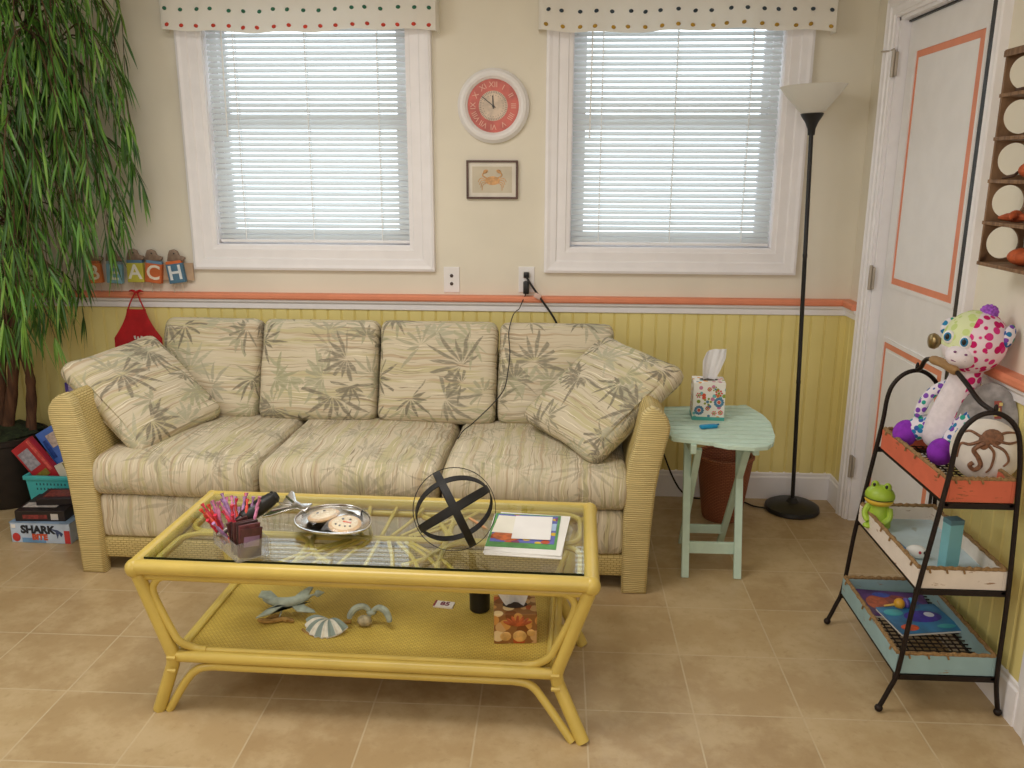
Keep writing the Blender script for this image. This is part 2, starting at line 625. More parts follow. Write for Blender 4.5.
def thing(name, label, cat, loc=(0, 0, 0), rot=(0, 0, 0), group=None):
    o = bpy.data.objects.new(name, None)
    o.empty_display_size = 0.05
    COL.objects.link(o)
    o.location, o.rotation_euler = loc, rot
    return tag(o, label, cat, group)


def struct(o):
    o['kind'] = 'structure'
    return o


def copy_tree(o, parent=None):
    c = o.copy()
    COL.objects.link(c)
    if parent is not None:
        c.parent = parent
    for ch in list(o.children):
        copy_tree(ch, c)
    return c


def T(x, y, z, rx=0, ry=0, rz=0, s=1.0):
    return Matrix.Translation((x, y, z)) @ Euler((rx, ry, rz)).to_matrix().to_4x4() @ Matrix.Scale(s, 4)


def arc(c, r, a0, a1, n, ax=(1, 0, 0), ay=(0, 0, 1)):
    ax, ay, c = Vector(ax), Vector(ay), Vector(c)
    return [c + ax * r * math.cos(a0 + (a1 - a0) * i / n) + ay * r * math.sin(a0 + (a1 - a0) * i / n) for i in range(n + 1)]


def smoothpath(pts, n=6):
    """Catmull-Rom through pts"""
    P = [Vector(p) for p in pts]
    out = []
    for i in range(len(P) - 1):
        p0, p1, p2, p3 = P[max(i - 1, 0)], P[i], P[i + 1], P[min(i + 2, len(P) - 1)]
        for k in range(n):
            t = k / n
            out.append(0.5 * ((2 * p1) + (p2 - p0) * t + (2 * p0 - 5 * p1 + 4 * p2 - p3) * t * t + (3 * p1 - p0 - 3 * p2 + p3) * t ** 3))
    out.append(P[-1])
    return out


FRONT = (R(90), 0, 0)     # text / flat shapes that face -y

# ------------------------------------------------------------------ the room
XL, XR, YB, ZC = -2.75, 1.295, -5.6, 2.46
WOPEN = [(-1.557, -0.662, 1.157, 2.14), (0.040, 0.935, 1.157, 2.14)]
b = MB().box(((XL + XR) / 2, YB / 2 + 0.1, -0.03), (XR - XL + 0.6, -YB + 0.6, 0.06))
struct(b.build('floor', M_TILE))
b = MB().box(((XL + XR) / 2, YB / 2 + 0.1, ZC + 0.03), (XR - XL + 0.6, -YB + 0.6, 0.06))
struct(b.build('ceiling', M_CEIL))
b = MB()
xs = [XL - 0.14, WOPEN[0][0], WOPEN[0][1], WOPEN[1][0], WOPEN[1][1], XR + 0.14]
for i in range(5):
    x0, x1 = xs[i], xs[i + 1]
    if i % 2 == 0:
        b.box(((x0 + x1) / 2, 0.07, ZC / 2), (x1 - x0, 0.14, ZC))
    else:
        z0, z1 = WOPEN[0][2], WOPEN[0][3]
        b.box(((x0 + x1) / 2, 0.07, z0 / 2), (x1 - x0, 0.14, z0))
        b.box(((x0 + x1) / 2, 0.07, (z1 + ZC) / 2), (x1 - x0, 0.14, ZC - z1))
struct(b.build('wall_back', M_WALL))
struct(MB().box((XL - 0.07, YB / 2, ZC / 2), (0.14, -YB, ZC)).build('wall_left', M_WALL))
struct(MB().box(((XL + XR) / 2, YB - 0.07, ZC / 2), (XR - XL + 0.28, 0.14, ZC)).build('wall_front', M_WALL))
DY0, DY1, DZ = -0.240, -1.050, 2.075           # door opening in the right wall
b = MB()
b.box((XR + 0.07, DY0 / 2, ZC / 2), (0.14, -DY0, ZC))
b.box((XR + 0.07, (DY1 + YB) / 2, ZC / 2), (0.14, DY1 - YB, ZC))
b.box((XR + 0.07, (DY0 + DY1) / 2, (DZ + ZC) / 2), (0.14, DY0 - DY1, ZC - DZ))
struct(b.build('wall_right', M_WALL))


def bead(x0, x1, pitch=0.0625, z0=0.10, z1=0.905, t=0.012):
    """beadboard sheet in local xz, face toward -y, with a double groove at every board"""
    xs_ = []
    k = x0
    while k < x1 - 0.02:
        for dx, dy in ((0, t), (0.003, t - 0.0038), (0.006, t - 0.0005), (0.009, t - 0.0038), (0.012, t)):
            xs_.append((k + dx, -dy))
        k += pitch
    xs_.append((x1, -t))
    bb = MB()
    vs, fs = [], []
    for x, y in xs_:
        vs += [(x, y, z0), (x, y, z1)]
    for i in range(len(xs_) - 1):
        fs.append((2 * i, 2 * i + 2, 2 * i + 3, 2 * i + 1))
    bb._add(vs, fs)
    return bb


struct(bead(XL, XR).build('trim_1', M_YELLOW))
C2Y = -1.690                                   # second casing on the right wall starts here
o = struct(bead(1.122, 1.69).build('trim_2', M_YELLOW)); o.location = (XR, 0, 0); o.rotation_euler = (0, 0, R(-90))
o = struct(bead(0.0, 0.168).build('trim_3', M_YELLOW)); o.location = (XR, 0, 0); o.rotation_euler = (0, 0, R(-90))


def profile_x(bb, prof, x0, x1, mi=0, m0=0.0, m1=0.0):
    """sweep a (depth, z) profile along x; m0/m1 mitre the ends (x shift per unit depth)"""
    n = len(prof)
    vs = [(x0 + m0 * d, -d, z) for d, z in prof] + [(x1 + m1 * d, -d, z) for d, z in prof]
    fs = [(i, (i + 1) % n, n + (i + 1) % n, n + i) for i in range(n)] + [tuple(range(n))[::-1], tuple(range(n, 2 * n))]
    vv, ff = bb._add(vs, fs, mi)
    bmesh.ops.recalc_face_normals(bb.bm, faces=ff)


P_BASE = [(0.0, 0.0), (0.020, 0.0), (0.020, 0.105), (0.016, 0.112), (0.016, 0.124), (0.010, 0.132), (0.004, 0.136), (0, 0.136)]
P_RAILW = [(0.012, 0.872), (0.022, 0.876), (0.024, 0.898), (0.034, 0.908), (0.036, 0.919), (0.0, 0.919), (0.0, 0.872)]
P_RAILC = [(0.0, 0.919), (0.043, 0.919), (0.047, 0.926), (0.047, 0.939), (0.042, 0.946), (0.0, 0.946)]
for nm, prof, mt in (('baseboard_back', P_BASE, M_TRIMW), ('trim_4', P_RAILW, M_TRIMW), ('trim_5', P_RAILC, M_CORAL)):
    b = MB(); profile_x(b, prof, XL, XR, 0, 0, -1); struct(b.build(nm, mt, smooth=0))
for nm, prof, mt in (('baseboard_right', P_BASE, M_TRIMW), ('trim_6', P_RAILW, M_TRIMW), ('trim_7', P_RAILC, M_CORAL)):
    b = MB(); profile_x(b, prof, 0.0, 0.169, 0, 1, 0); profile_x(b, prof, 1.122, 1.70)
    o = struct(b.build(nm, mt, smooth=0)); o.location = (XR, 0, 0); o.rotation_euler = (0, 0, R(-90))


def frame_sweep(bb, x0, x1, z0, z1, prof, mi=0, bottom=True):
    """mitred casing round an opening; prof is (outward offset, depth toward the room)"""
    ring = []
    for off, d in prof:
        ring.append([(x0 - off, -d, z0 - off), (x1 + off, -d, z0 - off), (x1 + off, -d, z1 + off), (x0 - off, -d, z1 + off)])
    n = len(prof)
    for k in range(4):
        l = (k + 1) % 4
        if not bottom and k == 0:
            continue
        vs = [r[k] for r in ring] + [r[l] for r in ring]
        fs = [(i, (i + 1) % n, n + (i + 1) % n, n + i) for i in range(n)] + [tuple(range(n))[::-1], tuple(range(n, 2 * n))]
        if not bottom:
            vs = [(v[0], v[1], max(v[2], 0.0)) for v in vs]
        vv, ff = bb._add(vs, fs, mi)
        bmesh.ops.recalc_face_normals(bb.bm, faces=ff)


P_CASE = [(-0.006, 0.0), (-0.006, 0.012), (0.010, 0.014), (0.014, 0.018), (0.050, 0.018), (0.056, 0.024), (0.080, 0.026), (0.094, 0.030), (0.105, 0.026), (0.107, 0.0)]
M_SLAT = translucent_mat('blind_slat_white', lin('#d8dcdc'), 0.22)
M_CORDW = mat('#f2f2f0', 0.7, var=0.02)


def window(n, x0, x1, z0, z1, sash_z):
    b = MB()
    frame_sweep(b, x0, x1, z0, z1, P_CASE)
    o = struct(b.build('window_%d' % n, M_TRIMW, smooth=0))
    b = MB()      # jamb lining and the two sashes
    for xx in (x0 + 0.004, x1 - 0.004):
        b.box((xx, 0.07, (z0 + z1) / 2), (0.010, 0.139, z1 - z0))
    for zz in (z0 + 0.004, z1 - 0.004):
        b.box(((x0 + x1) / 2, 0.07, zz), (x1 - x0, 0.139, 0.010))
    for xx in (x0 + 0.020, x1 - 0.020):
        b.box((xx, 0.1005, (z0 + z1) / 2), (0.040, 0.066, z1 - z0))
    for za, zb, y in ((z0 + 0.008, sash_z + 0.02, 0.085), (sash_z - 0.02, z1 - 0.008, 0.115)):
        for xx in (x0 + 0.036, x1 - 0.036):
            b.box((xx, y, (za + zb) / 2), (0.062, 0.028, zb - za))
        b.box(((x0 + x1) / 2, y, za + 0.028), (x1 - x0 - 0.07, 0.024, 0.055))
        b.box(((x0 + x1) / 2, y, zb - 0.020), (x1 - x0 - 0.07, 0.024, 0.040))
    b.build('sash', M_TRIMW, o, smooth=0)
    b = MB()
    b.box(((x0 + x1) / 2, 0.085, (z0 + sash_z) / 2), (x1 - x0 - 0.1, 0.004, sash_z - z0 - 0.06))
    b.box(((x0 + x1) / 2, 0.115, (z1 + sash_z) / 2), (x1 - x0 - 0.1, 0.004, z1 - sash_z - 0.06))
    b.build('pane', M_PANE, o, smooth=0)


def blind(lab, x0, x1, z0, z1, seed):
    rr = random.Random(seed)
    cx = (x0 + x1) / 2
    t = thing('window_blind', lab, 'window blind', (cx, 0.030, z0 + 0.012), group='white mini blinds')
    hw = (x1 - x0) / 2 - 0.012
    H = z1 - z0 - 0.02
    b = MB()
    pitch = 0.0238
    k = 0.030
    ang = R(51)
    while k < H - 0.03:
        a = ang + R(rr.uniform(-2.5, 2.5))
        sec = []
        for q in (-1, -0.33, 0.33, 1):
            yy = q * 0.0125
            sec.append((yy * math.cos(a), -yy * math.sin(a) * -1 + 0.0016 * (1 - q * q)))
        vs, fs = [], []
        for (y, z) in sec:
            for x in (-hw, hw):
                vs.append((x, y, k + z))
        for i in range(3):
            fs.append((2 * i, 2 * i + 1, 2 * i + 3, 2 * i + 2))
        b._add(vs, fs)
        k += pitch
    b.build('slats', M_SLAT, t)
    MB().box((0, 0, 0.010), (2 * hw, 0.024, 0.014), bev=0.004).build('bottom_rail', M_WHITE, t)
    MB().box((0, 0, H - 0.012), (2 * hw, 0.030, 0.024), bev=0.003).build('head_rail', M_WHITE, t)
    for x in (-0.36 * 2 * hw, 0.0, 0.36 * 2 * hw):
        b = MB()
        for y in (-0.0135, 0.0135):
            b.tube([(x, y, 0.012), (x, y, H - 0.02)], 0.0022, 5)
        b.build('ladder_cord', M_CORDW, t)
    b = MB(); b.tube([(-hw + 0.075, -0.020, H - 0.03), (-hw + 0.072, -0.022, H - 0.50)], 0.0035, 6)
    b.build('tilt_wand', M_CORDW, t)


window(1, *WOPEN[0], 1.70)
window(2, *WOPEN[1], 1.70)
blind('white mini blind in the left window, beside the tall green plant', *WOPEN[0], 3)
blind('white mini blind in the right window, behind the black floor lamp', *WOPEN[1], 4)

M_VAL = translucent_mat('valance_cloth', lin('#f3efe6'), 0.3)
M_DOT = {k: mat(c, 0.8, var=0.2, vs=60) for k, c in dict(green='#2f6b52', red='#c8402f', navy='#33404a', gold='#b08a2e', coral='#d9553c').items()}


def valance(lab, x0, x1, z0, z1, rows, seed):
    rr = random.Random(seed)
    t = thing('window_valance', lab, 'valance', ((x0 + x1) / 2, 0, z0))
    L = x1 - x0

    def pos(u, v):     # runs wall - front - wall
        d = 0.085
        s_ = u * (L + 2 * d)
        wav = 0.006 * math.sin(u * 23 + seed) + 0.004 * math.sin(u * 51)
        if s_ < d:
            p = Vector((-L / 2, -s_ - 0.002, 0))
        elif s_ > L + d:
            p = Vector((L / 2, -(L + 2 * d - s_) - 0.002, 0))
        else:
            p = Vector((s_ - d - L / 2, -d + wav * (1 - v * 0.7) - 0.008 * (1 - v), 0))
        p.z = v * (z1 - z0) + 0.006 * math.sin(u * 9 + seed) * (1 - v) + 0.004 * math.sin(u * 31) * (1 - v)
        return p
    b = MB()
    b.grid(pos, 120, 8)
    n = 18
    for zr, c in rows:
        for i in range(n):
            u = 0.085 / (L + 0.17) + (i + 0.5 + rr.uniform(-0.12, 0.12)) / n * L / (L + 0.17)
            p = pos(u, (zr - z0) / (z1 - z0))
            b.ell((p.x, p.y - 0.002, p.z + rr.uniform(-.003, .003)), (0.0095, 0.005, 0.0075), (0, rr.uniform(-.5, .5), 0), mi=1 + [k for k, _ in enumerate(rows) if rows[k][1] == c][0], nu=8, nv=6)
    b.build('cloth', [M_VAL] + [M_DOT[c] for _, c in rows], t, smooth=60)
    MB().tube([(-L / 2 - 0.012, -0.07, z1 - z0 - 0.012), (L / 2 + 0.012, -0.07, z1 - z0 - 0.012)], 0.006, 8).build('rod', M_WHITE, t)


valance('white valance with rows of green and red dots over the left window', -1.690, -0.520, 2.056, 2.30, [(2.140, 'green'), (2.076, 'red'), (2.215, 'coral')], 1)
valance('white valance with rows of dark grey and gold dots over the right window', -0.100, 1.105, 2.050, 2.30, [(2.128, 'navy'), (2.070, 'gold'), (2.185, 'coral')], 2)

# door in the right wall, hinged by the corner
b = MB()
frame_sweep(b, -DY1 * -1, -DY0 * -1, -0.2, DZ, [(o_ * 0.66, d_) for o_, d_ in P_CASE], bottom=False)
o = struct(b.build('trim_8', M_TRIMW, smooth=0)); o.location = (XR, 0, 0)
# local x runs along world -y after this turn
o.rotation_euler = (0, 0, R(-90))
for v in o.data.vertices:
    v.co.x = -v.co.x
o.data.flip_normals()
b = MB()
b.box((XR + 0.07, DY0 - 0.008, DZ / 2), (0.139, 0.016, DZ))
b.box((XR + 0.07, DY1 + 0.008, DZ / 2), (0.139, 0.016, DZ))
b.box((XR + 0.07, (DY0 + DY1) / 2, DZ - 0.008), (0.139, DY0 - DY1, 0.016))
struct(b.build('trim_9', M_TRIMW, smooth=0))
struct(MB().box((XR - 0.002, DY1 + 0.012, DZ / 2), (0.026, 0.024, DZ - 0.01)).build('trim_10', M_BLACK, smooth=0))  # black strip stands in for the dark, shaded gap beside the door leaf
DX = 1.335                                     # face of the door leaf
dw0, dw1 = DY0 - 0.020, DY1 + 0.030
b = MB()
b.box((DX + 0.02, (dw0 + dw1) / 2, 1.030), (0.040, dw0 - dw1, 2.044))
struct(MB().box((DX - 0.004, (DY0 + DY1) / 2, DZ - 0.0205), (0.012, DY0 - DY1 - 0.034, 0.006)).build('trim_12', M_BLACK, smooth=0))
door = struct(b.build('door_1', M_WHITE, smooth=0))
panels = [(1.060, 1.935), (0.16, 0.825)]
py0, py1 = -0.350, -0.893


def rect_strip(bb, x, ya, yb, za, zb, wdt, t_, mi=0, side=None):
    """four thin strips just inside the rectangle on the door face"""
    for zz in (za + wdt / 2, zb - wdt / 2):
        bb.box((x - t_ / 2, (ya + yb) / 2, zz), (t_, abs(yb - ya), wdt), mi=mi)
    wl, wr = side or (wdt, wdt)
    for yy, ww in ((ya - wl / 2, wl), (yb + wr / 2, wr)):
        bb.box((x - t_ / 2, yy, (za + zb) / 2), (t_, ww, zb - za - 2 * wdt), mi=mi)


for za, zb in panels:
    b = MB()
    rect_strip(b, DX, py0 + 0.016, py1 - 0.016, za - 0.016, zb + 0.016, 0.016, 0.006)
    b.box((DX - 0.001, (py0 + py1) / 2, (za + zb) / 2), (0.002, 0.47, zb - za - 0.07))
    p = b.build('door_panel', M_WHITE, door, smooth=0)
    b = MB(); rect_strip(b, DX, py0, py1, za, zb, 0.024, 0.0022, side=(0.012, 0.040))
    b.build('coral_band', M_CORAL, p, smooth=0)
b = MB()
b.lathe([(0.026, 0), (0.028, 0.006), (0.012, 0.010), (0.010, 0.032), (0.022, 0.042), (0.028, 0.054), (0.024, 0.066), (0.0, 0.070)], M=T(DX, -0.912, 0.935, 0, R(-90), 0), seg=18)
b.build('door_knob', M_BRASSY, door, smooth=70)
for z in (0.25, 1.07, 1.90):
    b = MB()
    b.box((XR - 0.004, DY0 - 0.012, z), (0.010, 0.034, 0.090), bev=0.002)
    b.tube([(XR - 0.014, DY0 - 0.016, z - 0.048), (XR - 0.014, DY0 - 0.016, z + 0.052)], 0.007, 10)
    b.build('hinge', M_STEEL, door)
b = MB(); b.tube([(XR - 0.014, DY0 - 0.016, 1.955), (XR - 0.016, DY0 + 0.03, 1.953), (XR - 0.040, DY0 + 0.05, 1.953)], 0.0035, 6)
b.build('hinge_stop', M_STEEL, door)
# casing of the next opening, nearer the camera
b = MB()
profile_x(b, [(0.0, 0.0), (0.014, 0.0), (0.018, 0.03), (0.018, 0.06), (0.026, 0.085), (0.026, 0.105), (0.0, 0.107)], 0, DZ + 0.1)
o = struct(b.build('trim_11', M_TRIMW, smooth=0))
for v in o.data.vertices:
    x, y, z = v.co
    v.co = (XR + y, C2Y - z, x)
o.data.update()
bm_ = bmesh.new(); bm_.from_mesh(o.data); bmesh.ops.recalc_face_normals(bm_, faces=bm_.faces); bm_.to_mesh(o.data); bm_.free()


# ------------------------------------------------------------------ sofa
sofa = thing('sofa', 'long sofa with yellow rattan arms and cream palm print cushions under the windows', 'sofa', (-0.72, -0.555, 0), (0, 0, R(-1.2)))
ARM = [(0.980, 0.0), (0.978, 0.30), (0.980, 0.42), (0.990, 0.50), (1.008, 0.565), (1.024, 0.64), (1.029, 0.670), (1.040, 0.690), (1.056, 0.698), (1.076, 0.692), (1.098, 0.676),
       (1.114, 0.654), (1.121, 0.630), (1.119, 0.605), (1.108, 0.56), (1.092, 0.485), (1.080, 0.40), (1.070, 0.25), (1.065, 0.12), (1.063, 0.0)]
for sx in (-1, 1):
    pol = [(p[0] * sx, p[1]) for p in ARM]
    # arm body keeps its foot off the floor; the front post carries it
    body = [(x, max(z, 0.06)) for x, z in pol]
    b = MB(); b.prism(body, 0.80, T(0, 0.40, 0, R(90)), bev=0.004)
    a = b.build('arm', M_WEAVE, sofa, smooth=50)
    b = MB()
    grow = [(x + sx * (0.004 if abs(x) > 1.03 else -0.004), z + (0.004 if z > 0.6 else 0)) for x, z in pol]
    b.prism(grow, 0.055, T(0, -0.368, 0, R(90)), bev=0.012)
    b.build('front_post', M_WRAP, a, smooth=50)
    MB().box((sx * 1.02, 0.37, 0.03), (0.07, 0.06, 0.06), bev=0.005).build('rear_foot', M_WRAP, a)
MB().box((0, -0.375, 0.098), (1.965, 0.05, 0.085), bev=0.012).build('front_rail', M_WEAVE, sofa)
MB().box((0, 0.375, 0.40), (1.97, 0.05, 0.66), bev=0.015).build('back_frame', M_WEAVE, sofa)
b = MB(); b.cushion(1.975, 0.72, 0.175, 0.03, 0.002, 14, T(0, -0.045, 0.225), seed=3.3, swap=True)
b.build('upholstered_base', M_SEATFAB, sofa, smooth=60)
for i, (x0, x1) in enumerate(((-0.996, -0.362), (-0.362, 0.312), (0.312, 0.998))):
    b = MB(); b.cushion(x1 - x0 - 0.004, 0.67, 0.152, 0.062, 0.016, 16, T((x0 + x1) / 2, -0.097, 0.385), seed=1.7 * i + 0.4, swap=True, rx=0.03)
    b.build('seat_cushion', M_SEATFAB, sofa, smooth=60)
for i, (x0, x1) in enumerate(((-1.000, -0.560), (-0.560, -0.045), (-0.045, 0.465), (0.465, 0.955))):
    Mx = T((x0 + x1) / 2, 0.245, 0.654, R(90 - 20), 0, 0)
    b = MB(); b.cushion(x1 - x0 - 0.006, 0.44, 0.13, 0.050, 0.018, 16, Mx, seed=2.9 * i + 11.3, rx=0.035)
    b.build('back_cushion', M_FABRIC, sofa, smooth=60)


def eul(ax, ay, az):
    """Rz @ Ry @ Rx"""
    return (Matrix.Rotation(az, 4, 'Z') @ Matrix.Rotation(ay, 4, 'Y') @ Matrix.Rotation(ax, 4, 'X'))


# scatter cushions: local x across, y thickness, z up
b = MB(); b.cushion(0.47, 0.47, 0.125, 0.050, 0.020, 18, Matrix.Rotation(R(90), 4, 'X'), seed=5.13, pinch=0.35)
o = b.build('throw_pillow', M_FABRIC, smooth=60)
o.matrix_world = Matrix.Translation((-1.655, -0.605, 0.622)) @ eul(-0.828, -0.09, 1.23)
tag(o, 'palm print pillow slumped against the left arm of the sofa', 'pillow', 'palm print scatter pillows')
b = MB(); b.cushion(0.50, 0.50, 0.125, 0.050, 0.020, 18, Matrix.Rotation(R(90), 4, 'X'), seed=8.37, pinch=0.35)
o = b.build('throw_pillow', M_FABRIC, smooth=60)
o.matrix_world = Matrix.Translation((0.172, -0.630, 0.645)) @ eul(-0.916, 0.091, -0.986)
tag(o, 'palm print pillow leaning on the right arm of the sofa', 'pillow', 'palm print scatter pillows')

# ------------------------------------------------------------------ coffee table
ct = thing('coffee_table', 'yellow rattan coffee table with glass top and woven lower shelf before the sofa', 'coffee table', (-0.518, -1.510, 0), (0, 0, R(-1.3)))
HW, HD, ZT = 0.625, 0.258, 0.440
b = MB()
for z, r, ins in ((ZT - 0.004, 0.0215, 0), (ZT - 0.036, 0.0115, 0.012)):
    w_, d_ = HW - ins, HD - ins
    for p, q in (((-w_, -d_), (w_, -d_)), ((w_, -d_), (w_, d_)), ((w_, d_), (-w_, d_)), ((-w_, d_), (-w_, -d_))):
        b.tube([(p[0], p[1], z), (q[0], q[1], z)], r, 14)
for sx in (-1, 1):
    for sy in (-1, 1):
        b.ell((sx * HW, sy * HD, ZT - 0.008), (0.0245, 0.0245, 0.027), nu=14, nv=10)
b.build('top_frame', M_POLE, ct)
b = MB(); b.box((0, 0, ZT + 0.013), (2 * HW - 0.040, 2 * HD - 0.040, 0.008))
g = b.build('glass_top', [M_GLASS, M_EDGE], ct, smooth=0)
for p in g.data.polygons:
    if p.normal.y < -0.5:
        p.material_index = 1
# open rattan work below the glass: rounded loops at both ends and a fan in the middle
ZB = ZT - 0.014


def loop(bb, x0, x1, y0, y1, r, rad, z=ZB):
    pts = []
    for cx, cy, a in ((x1 - r, y1 - r, 0), (x0 + r, y1 - r, 90), (x0 + r, y0 + r, 180), (x1 - r, y0 + r, 270)):
        pts += arc((cx, cy, z), r, R(a), R(a + 90), 6, (1, 0, 0), (0, 1, 0))
    bb.tube(pts, rad, 8, closed=True)


b = MB()
for sx in (-1, 1):
    xa, xb = (sx * (HW - 0.03), sx * 0.20)
    loop(b, min(xa, xb), max(xa, xb), 0.008, HD - 0.025, 0.06, 0.0085)
    loop(b, min(xa, xb), max(xa, xb), -HD + 0.025, -0.008, 0.06, 0.0085)
    b.tube(arc((0, 0.0, ZB), 0.20, R(90 - 90 * sx - 60), R(90 - 90 * sx + 60), 12, (1, 0, 0), (0, 1, 0)), 0.0085, 8)
b.tube([(-0.2, 0, ZB), (0.2, 0, ZB)], 0.010, 8)
for k in range(-4, 5):
    a = R(k * 17)
    x1 = math.sin(a) * 0.30
    for sy in (-1, 1):
        pts = [(x1 * 0.35, sy * 0.02, ZB), (x1 * 0.75, sy * 0.13, ZB), (x1, sy * (HD - 0.016), ZB)]
        b.tube(smoothpath(pts, 4), 0.0065, 6)
b.build('fan_lattice', M_POLE, ct)
# lower shelf
SW, SF, SB, ZS = 0.529, -0.262, 0.195, 0.176
b = MB(); b.box((0, (SF + SB) / 2, ZS), (2 * SW - 0.02, SB - SF - 0.02, 0.010))
sh = b.build('shelf', M_CANE, ct, smooth=0)
b = MB()
for z, r, e in ((ZS - 0.006, 0.0165, 0.0), (ZS - 0.034, 0.0115, 0.12)):
    b.tube([(-SW + e, SF, z), (SW - e, SF, z)], r, 12)
    b.tube([(-SW + e, SB, z), (SW - e, SB, z)], r, 12)
for sx in (-1, 1):
    b.tube([(sx * SW, SF, ZS - 0.006), (sx * SW, SB, ZS - 0.006)], 0.0165, 12)
loop(b, -SW + 0.014, SW - 0.014, SF + 0.012, SB - 0.012, 0.045, 0.008, ZS + 0.010)
b.build('shelf_rail', M_POLE, sh)
for sx in (-1, 1):
    for sy in (-1, 1):
        ys = SF if sy < 0 else SB
        yt = sy * (HD - 0.006)
        yf = (-0.268 if sx < 0 else -0.315) if sy < 0 else 0.175
        b = MB()
        pth = [(sx * (HW - 0.002), yt, ZT - 0.02), (sx * (SW + 0.025), ys * 0.85 + yt * 0.15, 0.225)] + smoothpath([(sx * (SW + 0.016), ys, 0.200), (sx * (SW + 0.008), ys, 0.170), (sx * (SW + 0.012), ys, 0.140)], 4) + [(sx * (HW - 0.035) + 0.022 * (sx > 0), yf, 0.0)]
        b.tube(pth, 0.0185, 12)
        # slimmer pole bound to the inside: curls out of the shelf to the foot and up to the top rail
        lo = [(sx * (SW - 0.15), ys, ZS - 0.034), (sx * (SW - 0.105), ys, ZS - 0.034), (sx * (SW - 0.060), ys * 0.97 + yf * 0.03, ZS - 0.045), (sx * (SW - 0.022), ys * 0.75 + yf * 0.25, ZS - 0.085), (sx * (HW - 0.064) + 0.022 * (sx > 0), yf, 0.0)]
        b.tube(smoothpath(lo, 6), 0.0118, 10)
        yin = SF + 0.012 if sy < 0 else SB - 0.012
        yup = sy * (HD - 0.012)
        hi = [(sx * (SW - 0.085), yin, ZS + 0.010), (sx * (SW - 0.050), yin, ZS + 0.014), (sx * (SW - 0.016), ys, ZS + 0.040), (sx * (SW + 0.004), ys * 0.9 + yt * 0.1, ZS + 0.072), (sx * (HW - 0.046), yt, ZT - 0.090), (sx * (HW - 0.048), yup, ZT - 0.056), (sx * (HW - 0.072), yup, ZT - 0.038), (sx * (HW - 0.11), yup, ZT - 0.036)]
        b.tube(smoothpath(hi, 6), 0.0105, 10)
        for z_, x_ in ((0.175, SW + 0.004), (0.135, SW + 0.006)):
            b.tube([(sx * x_ - 0.012, ys - 0.019, z_), (sx * x_ + 0.012, ys - 0.019, z_)], 0.006, 6)
        b.build('leg', M_POLE, ct)
ZG = ZT + 0.017            # upper face of the glass
ZSH = ZS + 0.005           # upper face of the shelf

# ---- on the glass: acrylic bin with candy sticks, packets and a black handled knife sharpener
bx, by, ba = -0.879, -1.667, R(133)
binr = thing('acrylic_bin', 'clear acrylic bin of candy sticks near the left end of the glass table', 'bin', (bx, by, ZG), (0, 0, ba))
b = MB()
L2, W2, HB = 0.083, 0.045, 0.052
b.box((0, 0, 0.0015), (2 * L2, 2 * W2, 0.003))
for sx in (-1, 1):
    b.box((sx * L2, 0, HB / 2), (0.003, 2 * W2, HB))
    b.box((0, sx * W2, HB / 2), (2 * L2, 0.003, HB))
b.build('tray', M_ACRYL, binr, smooth=0)
Mb = Matrix.Translation((bx, by, ZG)) @ Matrix.Rotation(ba, 4, 'Z')
rr = random.Random(5)
mcs = [mat('#c8334a', 0.25, var=0.3, vs=70), mat('#c97a9c', 0.25, var=0.3, vs=80), mat('#cf4a3c', 0.25, var=0.25, vs=70), mat('#a880ae', 0.25, var=0.3, vs=70)]
for k in range(36):
    a0 = Vector((rr.uniform(-0.02, 0.065), rr.uniform(-0.032, 0.032), 0.008))
    tip = a0 + Vector((rr.uniform(-0.020, 0.075), rr.uniform(-0.060, 0.060), rr.uniform(0.085, 0.128)))
    b = MB()
    mid = (a0 + tip) / 2
    d = (tip - a0).normalized()
    b.tube([a0, a0 + d * 0.006, mid, tip - d * 0.022, tip - d * 0.016, tip], [0.0032, 0.0048, 0.0048, 0.0048, 0.0020, 0.0056], 7)
    o = b.build('candy_stick', mcs[k % 4], smooth=50)
    o.matrix_world = Mb
    tag(o, 'thin red and lilac wrapped candy stick fanned out of the clear bin', 'candy', 'wrapped candy sticks in the clear bin')
mpk = [mat('#4a2422', 0.4, var=0.3, vs=60), mat('#5c2c30', 0.35, var=0.3, vs=60), mat('#3a2426', 0.35, var=0.3, vs=60)]
for k in range(7):
    b = MB()
    hh = 0.088 + rr.uniform(-0.008, 0.01)
    b.box((0, 0, hh / 2), (0.008, 0.060, hh), bev=0.002)
    for s_ in (0.004, hh - 0.004):
        b.box((0, 0, s_), (0.003, 0.062, 0.006))
    b.box((-0.0043, 0, hh * 0.55), (0.0006, 0.044, hh * 0.35), mi=1)
    o = b.build('snack_packet', [mpk[k % 3], mat('#8f6f8f', 0.4, var=0.3)])
    o.matrix_world = Mb @ Matrix.Translation((-0.074 + k * 0.0125, rr.uniform(-0.008, 0.008), 0.003)) @ Euler((R(rr.uniform(-9, 9)), R(rr.uniform(-4, 9)), 0)).to_matrix().to_4x4()
    tag(o, 'brown foil snack packet standing upright in the near half of the clear bin', 'packet', 'brown packets in the clear bin')
